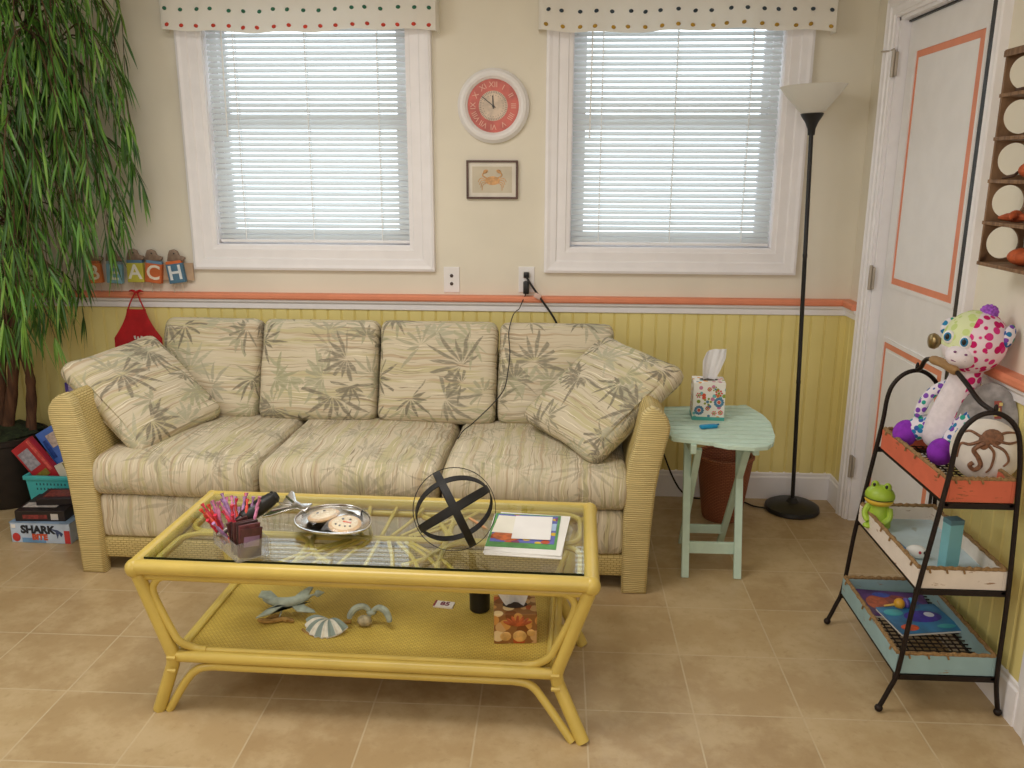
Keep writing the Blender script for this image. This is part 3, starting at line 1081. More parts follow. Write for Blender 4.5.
# black handled tool lying across the bin, handle toward the sofa
kn = thing('grooming_tool', 'tool with thick black ribbed handle propped in the clear bin', 'tool', (-0.925, -1.670, ZG + 0.052))
kn.rotation_euler = Vector((0.115, 0.125, 0.062)).to_track_quat('Z', 'Y').to_euler()
b = MB(); b.lathe([(0.0, 0.045), (0.012, 0.046), (0.0135, 0.055), (0.0135, 0.06)] + [(0.0180 + 0.0012 * (k % 2) + 0.0055 * math.sin(k / 14 * PI), 0.062 + k * 0.0075) for k in range(15)] + [(0.020, 0.172), (0.013, 0.181), (0.0, 0.184)], seg=16)
b.build('handle', M_BLACK, kn)
b = MB(); b.tube([(0, 0, -0.02), (0, 0, 0.05)], 0.006, 10); b.box((0, 0, -0.005), (0.022, 0.010, 0.03), bev=0.003)
b.build('shank', mat('#8d877e', 0.3, 0.8), kn)

# ---- fish shaped dish and cookies
fd = thing('fish_dish', 'shiny silver fish shaped dish holding wrapped cookies on the glass table', 'dish', (-0.655, -1.502, ZG), (0, 0, R(-34)))
b = MB()


def fishr(a):
    # outline radius of the body: pointed at the mouth (+x), narrowing to the tail (-x)
    c, s_ = math.cos(a), math.sin(a)
    x = 0.128 * c
    y = 0.104 * s_ * (1 - 0.14 * c) * (0.62 + 0.38 * abs(s_) ** 0.6)
    return x, y


def bowl(u, v):
    x, y = fishr(u * 2 * PI)
    if v < 0.5:      # underside / inside profile: centre to rim
        k = v * 2
        return Vector((x * k, y * k, 0.004 + 0.020 * k ** 4))
    k = 1 - (v - 0.5) * 2
    return Vector((x * (k * 0.99 + 0.01 * 1), y * k, 0.0005 + 0.020 * k ** 4 + (0.0015 if k > 0.9 else 0)))


b.grid(bowl, 40, 20, closeu=True)
b.tube([(*fishr(2 * PI * i / 40), 0.0245) for i in range(40)], 0.0035, 6, closed=True)
b.build('body', M_CHROME, fd, smooth=60)
b = MB()
tail = [(-0.115, 0.016), (-0.15, 0.010), (-0.178, 0.020), (-0.212, 0.050), (-0.232, 0.058), (-0.226, 0.022), (-0.218, 0.000), (-0.232, -0.026), (-0.242, -0.056), (-0.214, -0.048), (-0.178, -0.022), (-0.15, -0.010), (-0.115, -0.016)]
b.prism(tail, 0.007, T(0, 0, 0.018), bev=0.002)
for k in (-0.03, 0, 0.03):
    b.tube([(-0.178, k * 0.3, 0.026), (-0.226, k, 0.026)], 0.003, 5)
b.bm.transform(T(0, 0, 0.032, R(16), 0, 0) @ T(0, 0, -0.020) @ T(-0.112, 0, 0, 0, 0, R(14)) @ Matrix.Scale(1.25, 4, (0, 1, 0)) @ T(0.112, 0, 0))
b.build('tail_fin', M_CHROME, fd, smooth=60)
b = MB(); b.prism([(0.0, 0.072), (0.04, 0.066), (0.01, 0.100), (-0.03, 0.096), (-0.05, 0.066)], 0.005, T(0, 0, 0.020), bev=0.0015)
b.build('back_fin', M_CHROME, fd, smooth=60)
MCK = mat('#dcb684', 0.7, var=0.12, vs=60, bump=0.3, bs=200)
MORG = mat('#e0672a', 0.6)
for lab, x, y, z, rz, tx, ty, full in (('iced cookie with dotted face at the near end of the silver fish dish', -0.612, -1.548, ZG + 0.029, -8, -8, 4, True), ('wrapped pale cookie at the tail end of the silver fish dish', -0.694, -1.480, ZG + 0.026, 35, 4, -6, False)):
    c = thing('cookie', lab, 'cookie', (x, y, z), (R(-tx), R(ty), R(rz)), 'cookies on the silver dish')
    b = MB(); b.lathe([(0.0, -0.006), (0.042, -0.006), (0.048, -0.002), (0.048, 0.002), (0.042, 0.006), (0.0, 0.0075)], seg=26)
    b.build('biscuit', MCK, c)
    b = MB()
    b.lathe([(0.0, 0.0076), (0.038, 0.0064), (0.040, 0.0055)], seg=24)
    ic = b.build('icing', mat('#eedcb8', 0.5, var=0.05), c)
    b = MB()
    for px_, py_ in ((-0.012, 0.016), (0.010, 0.018)):
        b.ell((px_, py_, 0.008), (0.0042, 0.0042, 0.002), nu=8, nv=5)
    if full:
        for i, px_ in enumerate((-0.022, -0.008, 0.008, 0.022)):
            b.ell((px_, -0.016 - (0.004 if i in (1, 2) else 0), 0.008), (0.0034, 0.0034, 0.002), nu=8, nv=5)
    b.build('dots', mat('#2c2420', 0.5), ic)
    if full:
        MB().box((0.006, 0.002, 0.008), (0.026, 0.006, 0.003), bev=0.001).build('nose', MORG, ic)
    b = MB()
    b.grid(lambda u, v: Vector(((u - 0.5) * 0.104, (v - 0.5) * 0.100, 0.011 + 0.004 * noise.noise(Vector((u * 9, v * 9, z * 50))) - 0.005 * (2 * abs(u - 0.5)) ** 6 - 0.005 * (2 * abs(v - 0.5)) ** 6)), 18, 18)
    b.build('wrapper', M_FILM, c, smooth=70)

# ---- metal band orb
orb = thing('banded_orb', 'black metal orb of crossed flat bands on the coffee table glass', 'ornament', (-0.280, -1.622, ZG + 0.117))
f_ = Vector((-0.116, 0.905, -0.409)).normalized()
r_ = Vector((0.992, 0.127, 0.0)).normalized()
u_ = r_.cross(f_)


def band(nrm, rad, wid, th):
    nrm = nrm.normalized()
    a_ = nrm.orthogonal().normalized()
    c_ = nrm.cross(a_)
    bb = MB()
    n = 48
    vs, fs = [], []
    for i in range(n):
        t_ = 2 * PI * i / n
        d = a_ * math.cos(t_) + c_ * math.sin(t_)
        for dr, dw in ((0, -1), (0, 1), (-th, 1), (-th, -1)):
            vs.append(d * (rad + dr) + nrm * dw * wid / 2)
    for i in range(n):
        j = (i + 1) % n
        for k in range(4):
            l = (k + 1) % 4
            fs.append((i * 4 + k, i * 4 + l, j * 4 + l, j * 4 + k))
    bb._add(vs, fs)
    return bb


for nr, rad, wd in ((f_ + r_ * 0.05, 0.1165, 0.006), (r_ * 0.90 + u_ * 0.44, 0.1145, 0.021), (-r_ * 0.50 + u_ * 0.88, 0.112, 0.021), (f_ * 0.62 + (-r_ * 0.30 + u_ * 0.80) * 0.72, 0.1095, 0.020)):
    band(nr, rad, wd, 0.002).build('metal_band', M_BLACKM, orb, smooth=40)

# ---- papers and pencil
STK = (-0.079, -1.527, ZG)
z = ZG
for k, (dx, dy, rz, n_) in enumerate(((0.004, -0.006, -4.5, 3), (-0.004, 0.002, -2.5, 2), (0.006, 0.004, -6.0, 2))):
    b = MB(); b.box((0, 0, 0.0012), (0.216, 0.279, 0.0024))
    o = b.build('paper_sheets', M_PAPER, smooth=0, loc=(STK[0] + dx, STK[1] + dy, z), rot=(0, 0, R(rz)))
    tag(o, ['lowest white paper sheaf of the stack under the colourful flyer', 'middle white paper sheaf of the stack on the glass table', 'white paper sheaf directly beneath the colourful flyer'][k], 'paper', 'white papers on the glass table')
    z += 0.0026
fl = thing('activity_flyer', 'colourful green bordered flyer lying on the white papers', 'flyer', (STK[0] - 0.008, STK[1] + 0.016, z), (0, 0, R(-3.5)))
b = MB(); b.box((0, 0, 0.0006), (0.200, 0.240, 0.0012)); b.build('sheet', mat('#4d8f4a', 0.4, var=0.25, vs=25), fl, smooth=0)
b = MB(); b.prism([(-0.092, -0.088), (0.092, -0.088), (0.092, 0.112), (-0.092, 0.112)], 0.0006, T(0, 0, 0.0012)); b.build('picture', flecks_mat('flyer_print', '#6a6fb5', ['#c8572e', '#d8b23a', '#8a4a6a', '#5a86c0', '#b9563a'], 26, 0.45), fl, smooth=0)
b = MB(); b.lathe([(0.0, 0), (0.045, 0), (0.045, 0.0004)], M=T(-0.045, -0.045, 0.0018), seg=20, sy=0.8); b.build('orange_patch', mat('#c9662c', 0.4, var=0.3, vs=50), fl)
b = MB(); b.box((0.080, 0.03, 0.0021), (0.022, 0.05, 0.0005)); b.build('blue_patch', mat('#a9c4e2', 0.4), fl, smooth=0)
z += 0.0026
for lab, dx, dy, sx_, sy_, rz, c in (('small pale card with yellow tint on the flyer, left of the white page', -0.055, 0.052, 0.085, 0.125, -6, '#e9e4d4'), ('plain white half page lying uppermost on the colourful flyer', 0.015, 0.030, 0.112, 0.165, -2, '#efece8')):
    b = MB(); b.box((0, 0, 0.0006), (sx_, sy_, 0.0012))
    o = b.build('note_page', mat(c, 0.8, var=0.02), smooth=0, loc=(STK[0] + dx, STK[1] + dy, z), rot=(0, 0, R(rz)))
    tag(o, lab, 'paper')
    z += 0.0014
b = MB(); b.tube([(0, -0.045, 0.004), (0, 0.045, 0.004)], 0.004, 6); b.tube([(0, -0.057, 0.004), (0, -0.045, 0.004)], [0.0008, 0.004], 6, mi=1)
o = b.build('pencil', [mat('#d9a070', 0.45), mat('#c8a880', 0.6)], loc=(-0.232, -1.455, ZG), rot=(0, 0, R(38)))
tag(o, 'short tan pencil behind the black orb beside the papers', 'pencil')

# ---- on the woven shelf
MSG = mat('#a3aa9c', 0.7, var=0.2, vs=40, bump=0.2, bs=120)
MDRIFT = wood_mat('driftwood_brown', '#b08a4c', '#7d5a2a', (30, 30, 30))
MSHW = mat('#dcd6c8', 0.6, var=0.1, vs=50)
# flying seabird on driftwood
sb = thing('seabird_figurine', 'pale sage flying seabird figurine on driftwood, left on the woven shelf', 'figurine', (-0.800, -1.540, ZSH), (0, 0, R(12)))
b = MB()
b.tube(smoothpath([(-0.085, -0.03, 0.008), (-0.05, -0.045, 0.010), (-0.01, -0.035, 0.008), (0.02, -0.05, 0.006)], 4), [0.005] + [0.007] * 11 + [0.003], 7)
b.tube(smoothpath([(-0.07, -0.045, 0.007), (-0.04, -0.02, 0.012), (0.0, -0.045, 0.007)], 4), 0.006, 7)
b.build('driftwood_base', MDRIFT, sb)
b = MB()
b.tube([(-0.025, -0.032, 0.010), (-0.015, -0.02, 0.035)], 0.0025, 6)
b.tube(smoothpath([(-0.075, 0.02, 0.048), (-0.045, 0.010, 0.044), (0.0, -0.002, 0.044), (0.045, 0.000, 0.052), (0.078, 0.010, 0.058), (0.108, 0.016, 0.060)], 5), [0.003] + [0.003 + 0.013 * math.sin(PI * min(1, (k + 1) / 19)) for k in range(20)] + [0.011, 0.010, 0.006, 0.003, 0.001], 12)
b.build('body', MSG, sb)
for pts, dz in (([(0.03, 0.006), (0.0, 0.006), (-0.045, -0.055), (-0.085, -0.075), (-0.06, -0.03), (-0.03, 0.0)], 0.036), ([(0.045, 0.0), (0.005, 0.0), (0.03, -0.045), (0.085, -0.060), (0.080, -0.045), (0.055, -0.02)], 0.032), ([(0.02, 0.0), (0.06, 0.0), (0.072, 0.055), (0.06, 0.06), (0.035, 0.03)], 0.056), ([(-0.06, 0.005), (-0.03, 0.015), (-0.055, 0.06), (-0.085, 0.065), (-0.090, 0.03)], 0.050)):
    b = MB(); b.prism(pts, 0.006, T(0, 0, dz), bev=0.002); b.build('wing', MSG, sb, smooth=60)
# scallop shell
sl = thing('scallop_figurine', 'grey and white striped scallop shell figurine nearest the shelf front', 'figurine', (-0.668, -1.632, ZSH), (R(16), 0, R(-14)))
sl.scale = (0.88, 0.9, 0.95)


def scal(u, v):
    a = R(-78) + u * R(156)
    rib = math.cos(u * 9 * 2 * PI)
    r = v * (0.078 + 0.003 * rib)
    return Vector((math.sin(a) * r, 0.045 - math.cos(a) * r, 0.016 + 0.022 * math.sin(v * PI * 0.9) + 0.0025 * rib * v - 0.010 * v))


b = MB(); b.grid(scal, 72, 10)
tmp_ = len(b.bm.faces)
b.bm.faces.ensure_lookup_table()
for k in range(72 * 10):
    if int((k % 72) / 72 * 9) % 2 == 0:
        b.bm.faces[k].material_index = 1
b.grid(lambda u, v: scal(u, v) * 1.0 + Vector((0, 0, -0.005 - 0.012 * (1 - v))), 36, 5, mi=0)
b.build('shell', [MSHW, mat('#8b9890', 0.6, var=0.1)], sl, smooth=60)
b = MB(); b.tube(smoothpath([(-0.075, -0.005, 0.004), (-0.05, -0.020, 0.003), (-0.02, -0.03, 0.004), (0.02, -0.03, 0.003)], 4), 0.005, 6); b.tube([(0.05, 0.05, 0.006), (0.075, 0.055, 0.008)], 0.006, 6)
b.build('driftwood_base', MDRIFT, sl)
# crab figurine: claws arched over a round stone
cb = thing('crab_figurine', 'sage arched claw figurine on a round stone, right of the scallop', 'figurine', (-0.545, -1.578, ZSH), (0, 0, R(-6)))
cb.scale = (0.85, 0.85, 0.85)
b = MB(); b.ell((-0.012, -0.012, 0.020), (0.026, 0.020, 0.020), mi=0); b.build('stone', mat('#a89a7c', 0.7, var=0.3, vs=60, bump=0.4), cb)
b = MB()
b.ell((0.008, 0.005, 0.045), (0.018, 0.014, 0.010)); b.tube([(0.0, 0.0, 0.03), (0.008, 0.004, 0.05)], 0.008, 8)
b.build('body', MSG, cb)
for sx in (-1, 1):
    b = MB()
    pts = smoothpath([(0.008 + sx * 0.006, 0.005, 0.052), (0.008 + sx * 0.028, 0.004, 0.066), (0.008 + sx * 0.055, -0.006, 0.060), (0.008 + sx * 0.070, -0.016, 0.040), (0.008 + sx * 0.072, -0.02, 0.026)], 4)
    b.tube(pts, [0.008 + 0.004 * math.sin(PI * k / 16) for k in range(16)] + [0.003], 9)
    b.build('claw', MSG, cb)
# game card
gc = thing('game_card', 'tiny white and red card flat on the woven shelf before the black cup', 'card', (-0.338, -1.452, ZSH), (0, 0, R(-8)))
MB().box((0, 0, 0.003), (0.062, 0.036, 0.006), bev=0.001).build('card', mat('#e6dcd4', 0.6, var=0.03), gc, smooth=0)
MB().box((-0.028, 0, 0.0064), (0.006, 0.036, 0.001)).build('red_edge', mat('#8c2f38', 0.6), gc, smooth=0)
b = MB(); b.text('85', 0.030, T(0.004, 0, 0.0066), 0.0008, bold=0.001); b.build('print', mat('#7a2f46', 0.6), gc, smooth=0)
# black cup
b = MB(); b.lathe([(0.0, 0.004), (0.027, 0.0), (0.031, 0.004), (0.033, 0.098), (0.034, 0.102), (0.031, 0.102), (0.029, 0.010), (0.0, 0.008)], seg=24)
tag(b.build('cup', M_BLACK, loc=(-0.225, -1.468, ZSH)), 'plain black cup on the woven shelf behind the shell print tissue box', 'cup')


def tissue(parent, z, h, w_, seed, lean=(0, 0)):
    """soft tissue pulled up from a slot"""
    rr_ = random.Random(seed)

    def fn(u, v):
        a = (u - 0.5) * 2
        fold = 0.004 * math.sin(u * 9 + seed) + 0.002 * math.sin(u * 23 + seed * 2)
        ww = w_ * (0.45 + 0.75 * v ** 0.7) * (1 - 0.25 * max(0, v - 0.7) / 0.3 * abs(a))
        return Vector((a * ww / 2 + lean[0] * v, fold * (0.4 + v) + lean[1] * v + 0.015 * (1 - v) * math.cos(a * 2), z + h * v * (1 - 0.05 * a * a + 0.05 * a)))
    bb = MB()
    bb.grid(fn, 26, 14)
    bb.build('tissue', translucent_mat('tissue_paper', lin('#efeef0'), 0.3), parent, smooth=70)


MSHELLP = flecks_mat('shell_print', '#8f6236', ['#c98f4a', '#b0562c', '#e0c391', '#7c4a24', '#caa06a'], 30, 0.55, 0.5)
tb = thing('tissue_box', 'tissue box printed with brown seashells on the woven table shelf', 'tissue box', (-0.110, -1.600, ZSH), (0, 0, R(5)))
b = MB(); b.box((0, 0, 0.046), (0.122, 0.116, 0.092), bev=0.002)
bx_ = b.build('box', MSHELLP, tb, smooth=0)
b = MB()
for x_, z_, r in ((-0.028, 0.024, 0.016), (0.012, 0.024, 0.020), (0.044, 0.034, 0.012)):
    b.ell((x_, -0.0582, z_), (r, 0.0015, r * 0.9), nu=16, nv=8)
b.build('shell_picture', mat('#d2a35e', 0.5, var=0.25, vs=50), bx_)
b = MB()
for k in range(7):
    a = R(20 + k * 23)
    b.ell((0.005 + 0.026 * math.cos(a), -0.0583, 0.060 + 0.012 * math.sin(a)), (0.018, 0.0012, 0.005), (0, -a, 0), nu=10, nv=6)
b.build('fan_picture', mat('#b0562c', 0.5, var=0.3, vs=50), bx_)
b = MB(); b.lathe([(0.0, 0), (0.036, 0), (0.036, 0.0005)], M=T(0, 0, 0.0922), seg=20, sy=0.6); b.build('slot', mat('#3a2a20', 0.7), bx_)
tissue(tb, 0.088, 0.100, 0.095, 2.0, (-0.01, -0.03))

# ------------------------------------------------------------------ folding side table, right of the sofa
st = thing('folding_side_table', 'small mint painted folding table with slatted top beside the sofa', 'side table', (0.610, -0.680, 0))
OUT = [(-0.165, 0.255), (0.180, 0.310), (0.215, 0.165), (0.220, 0.05), (0.196, -0.115), (0.170, -0.200), (0.140, -0.245), (0.09, -0.262), (0.00, -0.248), (-0.07, -0.205), (-0.185, -0.168), (-0.196, -0.12), (-0.192, 0.0), (-0.178, 0.17)]


def clip(poly, lo, hi):
    def half(pl, k, keep):
        out = []
        for i in range(len(pl)):
            a, c = pl[i - 1], pl[i]
            ina, inc = keep(a[1]), keep(c[1])
            if ina != inc:
                t_ = (k - a[1]) / (c[1] - a[1])
                out.append((a[0] + (c[0] - a[0]) * t_, k))
            if inc:
                out.append(c)
        return out
    pl = half(poly, lo, lambda y: y >= lo)
    return half(pl, hi, lambda y: y <= hi) if pl else pl


b = MB()
y = -0.262
while y < 0.310:
    pl = clip(OUT, y, y + 0.0420)
    pl = [p for i, p in enumerate(pl) if (Vector(p) - Vector(pl[i - 1])).length > 1e-4]
    if len(pl) > 2:
        b.prism(pl, 0.016, T(0, 0, 0.536), bev=0.0025)
    y += 0.0515
b.build('top', M_MINT, st, smooth=0)
for sx in (-1, 1):
    MB().box((0.0 + sx * 0.112, 0.02, 0.518), (0.022, 0.44, 0.036), bev=0.003).build('top_batten', M_MINT, st, smooth=0)
for sx in (-1, 1):
    b = MB(); b.bar((sx * 0.098 - 0.015, -0.172, 0.0), (sx * 0.098 - 0.010, -0.030, 0.505), 0.018, 0.028, (1, 0, 0), 0.003); b.build('leg', M_MINT, st, smooth=0)
    b = MB(); b.bar((sx * 0.078 - 0.005, 0.140, 0.0), (sx * 0.078 + (0.012 if sx > 0 else -0.008), -0.150, 0.505), 0.016, 0.026, (1, 0, 0), 0.003); b.build('leg', M_MINT, st, smooth=0)
b = MB(); b.bar((-0.100, -0.128, 0.105), (0.085, -0.128, 0.105), 0.014, 0.046, (0, 0, 1), 0.002); b.build('stretcher', M_MINT, st, smooth=0)
b = MB(); b.bar((-0.085, 0.095, 0.085), (0.075, 0.095, 0.085), 0.014, 0.036, (0, 0, 1), 0.002); b.build('stretcher', M_MINT, st, smooth=0)
ZM = 0.552
tx = thing('tissue_box', 'floral patterned cube tissue box with a white tissue on the mint table', 'tissue box', (0.594, -0.560, ZM), (0, 0, R(-4)))
MFLOR = flecks_mat('floral_print', '#ece8e0', ['#5e88a8', '#d4573c', '#8a9c3e', '#e0a24a', '#c77f9c', '#6fb4b4'], 42, 0.36, 0.5)
b = MB(); b.box((0, 0, 0.076), (0.122, 0.112, 0.150), bev=0.002); bx_ = b.build('box', MFLOR, tx, smooth=0)
b = MB(); b.box((0, 0, 0.007), (0.1235, 0.1135, 0.014)); b.build('teal_base', mat('#4fa9a0', 0.5), bx_, smooth=0)
b = MB()


def ring_flower(bb, x, z, r, n, mi):
    for k in range(n):
        a = 2 * PI * k / n
        bb.ell((x + math.cos(a) * r * 0.72, -0.0565, z + math.sin(a) * r * 0.72), (r * 0.30, 0.0008, r * 0.26), (0, -a, 0), mi=mi, nu=8, nv=5)
    bb.ell((x, -0.0567, z), (r * 0.36, 0.0008, r * 0.36), mi=(mi + 1) % 3, nu=10, nv=5)


for x, z, r, n, mi in ((-0.036, 0.040, 0.019, 12, 0), (0.038, 0.074, 0.020, 12, 0), (-0.005, 0.075, 0.017, 5, 2), (0.036, 0.110, 0.015, 7, 1), (-0.004, 0.048, 0.009, 8, 1), (0.046, 0.033, 0.010, 8, 1), (0.000, 0.125, 0.009, 8, 1), (0.022, 0.126, 0.011, 5, 2), (-0.040, 0.100, 0.011, 6, 1), (0.022, 0.030, 0.010, 6, 1)):
    ring_flower(b, x, z, r, n, mi)
b.build('flower_print', [mat('#4f7f9e', 0.5), mat('#d05a48', 0.5), mat('#8f9a35', 0.5)], bx_)
b = MB(); b.lathe([(0, 0), (0.036, 0), (0.036, 0.0005)], M=T(0, 0, 0.1512), seg=20, sy=0.6); b.build('slot', mat('#4a4038', 0.7), bx_)
tissue(tx, 0.146, 0.125, 0.085, 5.0, (0.025, 0.01))
pc = thing('pocket_clip', 'little bright blue plastic clip lying on the mint table', 'clip', (0.575, -0.722, ZM), (0, 0, R(18)))
MB().cushion(0.070, 0.024, 0.014, 0.006, 0.001, 8, T(0, 0, 0.0075), wob=0).build('body', mat('#1f93c4', 0.35), pc)
b = MB(); b.tube([(0.03, 0.004, 0.009), (0.046, 0.007, 0.010)], 0.004, 8); b.build('cap', mat('#1a7fae', 0.35), pc)

# basket below
M_WICK = weave_mat('brown_wicker', '#bb7656', '#7d4730', 0.020, 0.0075, 0.9, 0.25)
wb = thing('wicker_basket', 'reddish brown wicker waste basket under the mint table', 'basket', (0.742, -0.250, 0))
b = MB()
b.lathe([(0.0, 0.006), (0.080, 0.0), (0.086, 0.012), (0.122, 0.285), (0.112, 0.285), (0.078, 0.016), (0.0, 0.012)], seg=36)
b.build('body', M_WICK, wb)
b = MB()
for i in range(40):
    pass
b.tube([(0.119 * math.cos(2 * PI * i / 40), 0.119 * math.sin(2 * PI * i / 40), 0.288 + 0.0015 * (i % 2)) for i in range(40)], 0.009, 8, closed=True)
b.build('rim', M_WICK, wb)

# floor lamp
lp = thing('floor_lamp', 'tall black torchiere floor lamp with frosted bowl in the corner', 'floor lamp', (1.078, -0.150, 0))
b = MB(); b.lathe([(0.0, 0.0), (0.116, 0.0), (0.121, 0.006), (0.118, 0.022), (0.100, 0.032), (0.030, 0.042), (0.016, 0.060), (0.0, 0.060)], seg=40)
b.build('base', M_BLACK, lp)
lean = R(-2.0)
ML = Matrix.Translation((0, 0, 0.04)) @ Matrix.Rotation(lean, 4, 'Y')
b = MB(); b.lathe([(0.0, 0.0), (0.009, 0.0), (0.009, 0.55), (0.010, 0.555), (0.010, 0.565), (0.009, 0.57), (0.009, 1.10), (0.010, 1.105), (0.010, 1.115), (0.009, 1.12), (0.009, 1.62), (0.0, 1.62)], M=ML, seg=14)
b.build('pole', M_BLACK, lp)
b = MB(); b.lathe([(0.0, 1.60), (0.014, 1.60), (0.016, 1.625), (0.026, 1.650), (0.043, 1.676), (0.046, 1.684), (0.040, 1.686), (0.0, 1.680)], M=ML, seg=28)
b.build('socket_cup', M_BLACK, lp)
b = MB()
b.lathe([(0.042, 1.686), (0.062, 1.706), (0.096, 1.745), (0.120, 1.776), (0.132, 1.792), (0.1295, 1.7925), (0.094, 1.748), (0.060, 1.709), (0.038, 1.688)], M=ML, seg=40)
b.build('glass_shade', translucent_mat('frosted_glass', lin('#f1eee6'), 0.5, 0.25), lp)
M_CORD = mat('#141210', 0.6)
b = MB(); b.tube(smoothpath([(0.962, -0.17, 0.012), (0.91, -0.13, 0.006), (0.875, -0.085, 0.006), (0.80, -0.05, 0.006), (0.60, -0.045, 0.03), (0.47, -0.045, 0.30), (0.40, -0.050, 0.46), (0.36, -0.055, 0.40), (0.34, -0.055, 0.1)], 8), 0.004, 6)
tag(b.build('lamp_cord', M_CORD), 'black lamp cord running from the floor lamp behind the mint table', 'cord')

# ------------------------------------------------------------------ on the wall between the windows
ck = thing('wall_clock', 'round white rimmed wall clock with coral dial between the windows', 'clock', (-0.292, 0, 1.763), FRONT)
b = MB(); b.lathe([(0.0, 0.001), (0.150, 0.001), (0.155, 0.010), (0.153, 0.020), (0.146, 0.026), (0.142, 0.034), (0.130, 0.038), (0.120, 0.034), (0.116, 0.026), (0.112, 0.024), (0.110, 0.018), (0.0, 0.016)], seg=56)
b.build('rim', M_WHITE, ck)
b = MB(); b.lathe([(0.0, 0.017), (0.110, 0.017), (0.110, 0.0185), (0.0, 0.0186)], seg=48); dial = b.build('dial', mat('#c9685e', 0.5, var=0.18, vs=18), ck)
b = MB(); b.lathe([(0.0, 0.0187), (0.062, 0.0187), (0.062, 0.0192), (0.0, 0.0193)], seg=40); b.build('inner_disc', mat('#d6c2ae', 0.5, var=0.15, vs=30), dial)
b = MB()
for k in range(48):
    a = 2 * PI * k / 48
    b.box((math.cos(a) * 0.056, math.sin(a) * 0.056, 0.0196), (0.009, 0.0026, 0.0010), (0, 0, a))
for k in range(24):
    a = 2 * PI * k / 24
    b.box((math.cos(a) * 0.044, math.sin(a) * 0.044, 0.0196), (0.004, 0.0022, 0.0008), (0, 0, a))
b.build('minute_track', mat('#97857c', 0.6), dial, smooth=0)
for k, s_ in enumerate(('XII', 'I', 'II', 'III', 'IIII', 'V', 'VI', 'VII', 'VIII', 'IX', 'X', 'XI')):
    a = R(90 - 30 * k)
    b = MB(); b.text(s_, 0.032, T(math.cos(a) * 0.086, math.sin(a) * 0.086, 0.0196, 0, 0, a - R(90)), 0.0008, bold=-0.0006 if False else 0.0)
    b.build('numeral', mat('#e6b8a6', 0.6), dial, smooth=0)
for nm, ang, ln, wd in (('hour_hand', 91.0 + 2, 0.042, 0.005), ('minute_hand', 142, 0.062, 0.0035)):
    a = R(ang)
    b = MB(); b.box((math.cos(a) * (ln / 2 - 0.006), math.sin(a) * (ln / 2 - 0.006), 0.0215), (ln + 0.012, wd, 0.0012), (0, 0, a))
    b.build(nm, mat('#4a4642', 0.5), ck, smooth=0)
b = MB(); b.lathe([(0.0, 0.019), (0.005, 0.019), (0.005, 0.0235), (0.0, 0.024)], seg=12); b.build('hub', mat('#4a4642', 0.5), ck)

pf = thing('framed_picture', 'small framed orange crab print below the wall clock', 'picture', (-0.298, 0, 1.455), (R(90), 0, R(0.4)))
b = MB()
for c_, s_ in (((0, 0.078, 0.009), (0.226, 0.009, 0.018)), ((0, -0.078, 0.009), (0.226, 0.009, 0.018)), ((0.1085, 0, 0.009), (0.009, 0.148, 0.018)), ((-0.1085, 0, 0.009), (0.009, 0.148, 0.018))):
    b.box(c_, s_, bev=0.0015)
b.build('frame', mat('#5a4038', 0.45, var=0.2), pf, smooth=0)
MB().box((0, 0, 0.005), (0.210, 0.149, 0.006)).build('mat_board', mat('#e4ddd0', 0.8), pf, smooth=0)
pr = MB().box((0, 0, 0.0085), (0.174, 0.112, 0.0012)).build('print', mat('#cfc5b0', 0.8, var=0.05), pf, smooth=0)
b = MB(); b.ell((0.002, -0.004, 0.0095), (0.032, 0.019, 0.0012), mi=0)
for sx in (-1, 1):
    b.tube(smoothpath([(sx * 0.024, 0.006, 0.0096), (sx * 0.042, 0.018, 0.0096), (sx * 0.034, 0.032, 0.0096), (sx * 0.018, 0.040, 0.0096)], 4), [0.003] * 8 + [0.0065, 0.008, 0.007, 0.004, 0.001], 6)
    for k in range(4):
        b.tube(smoothpath([(sx * 0.026, -0.002 - k * 0.004, 0.0096), (sx * (0.050 - k * 0.003), 0.006 - k * 0.010, 0.0096), (sx * (0.062 - k * 0.006), -0.010 - k * 0.012, 0.0096)], 4), 0.0016, 5)
b.build('crab', mat('#d4a472', 0.7, var=0.2, vs=60), pr)


def outlet(lab, x, z):
    o_ = thing('outlet_plate', lab, 'outlet', (x, 0, z), FRONT)
    MB().box((0, 0, 0.003), (0.072, 0.116, 0.006), bev=0.002).build('plate', M_WHITE, o_, smooth=0)
    return o_


o1 = outlet('white outlet plate with two dark jacks, left under the clock', -0.483, 1.014)
for z in (0.018, -0.018):
    b = MB(); b.lathe([(0.0, 0.005), (0.0075, 0.005), (0.0075, 0.009), (0.004, 0.009), (0.003, 0.006), (0.0, 0.006)], M=T(0, z, 0), seg=14); b.build('jack', mat('#4a3630', 0.4), o1)
o2 = outlet('white outlet plate with two black plugs in it, right under the clock', -0.144, 1.018)
for z in (0.022, -0.022):
    MB().box((0, z, 0.0065), (0.034, 0.030, 0.003), bev=0.001).build('socket', mat('#dcd8d0', 0.5), o2, smooth=0)
pa = thing('power_adapter', 'small black adapter plugged into the lower socket beside the right window', 'adapter', (-0.144, -0.0085, 0.985), FRONT)
MB().box((0, 0, 0.018), (0.026, 0.056, 0.034), bev=0.004).build('body', M_BLACK, pa)
bulge = lambda x, z: -0.452 + (z - 0.46) * 0.40 - 0.036
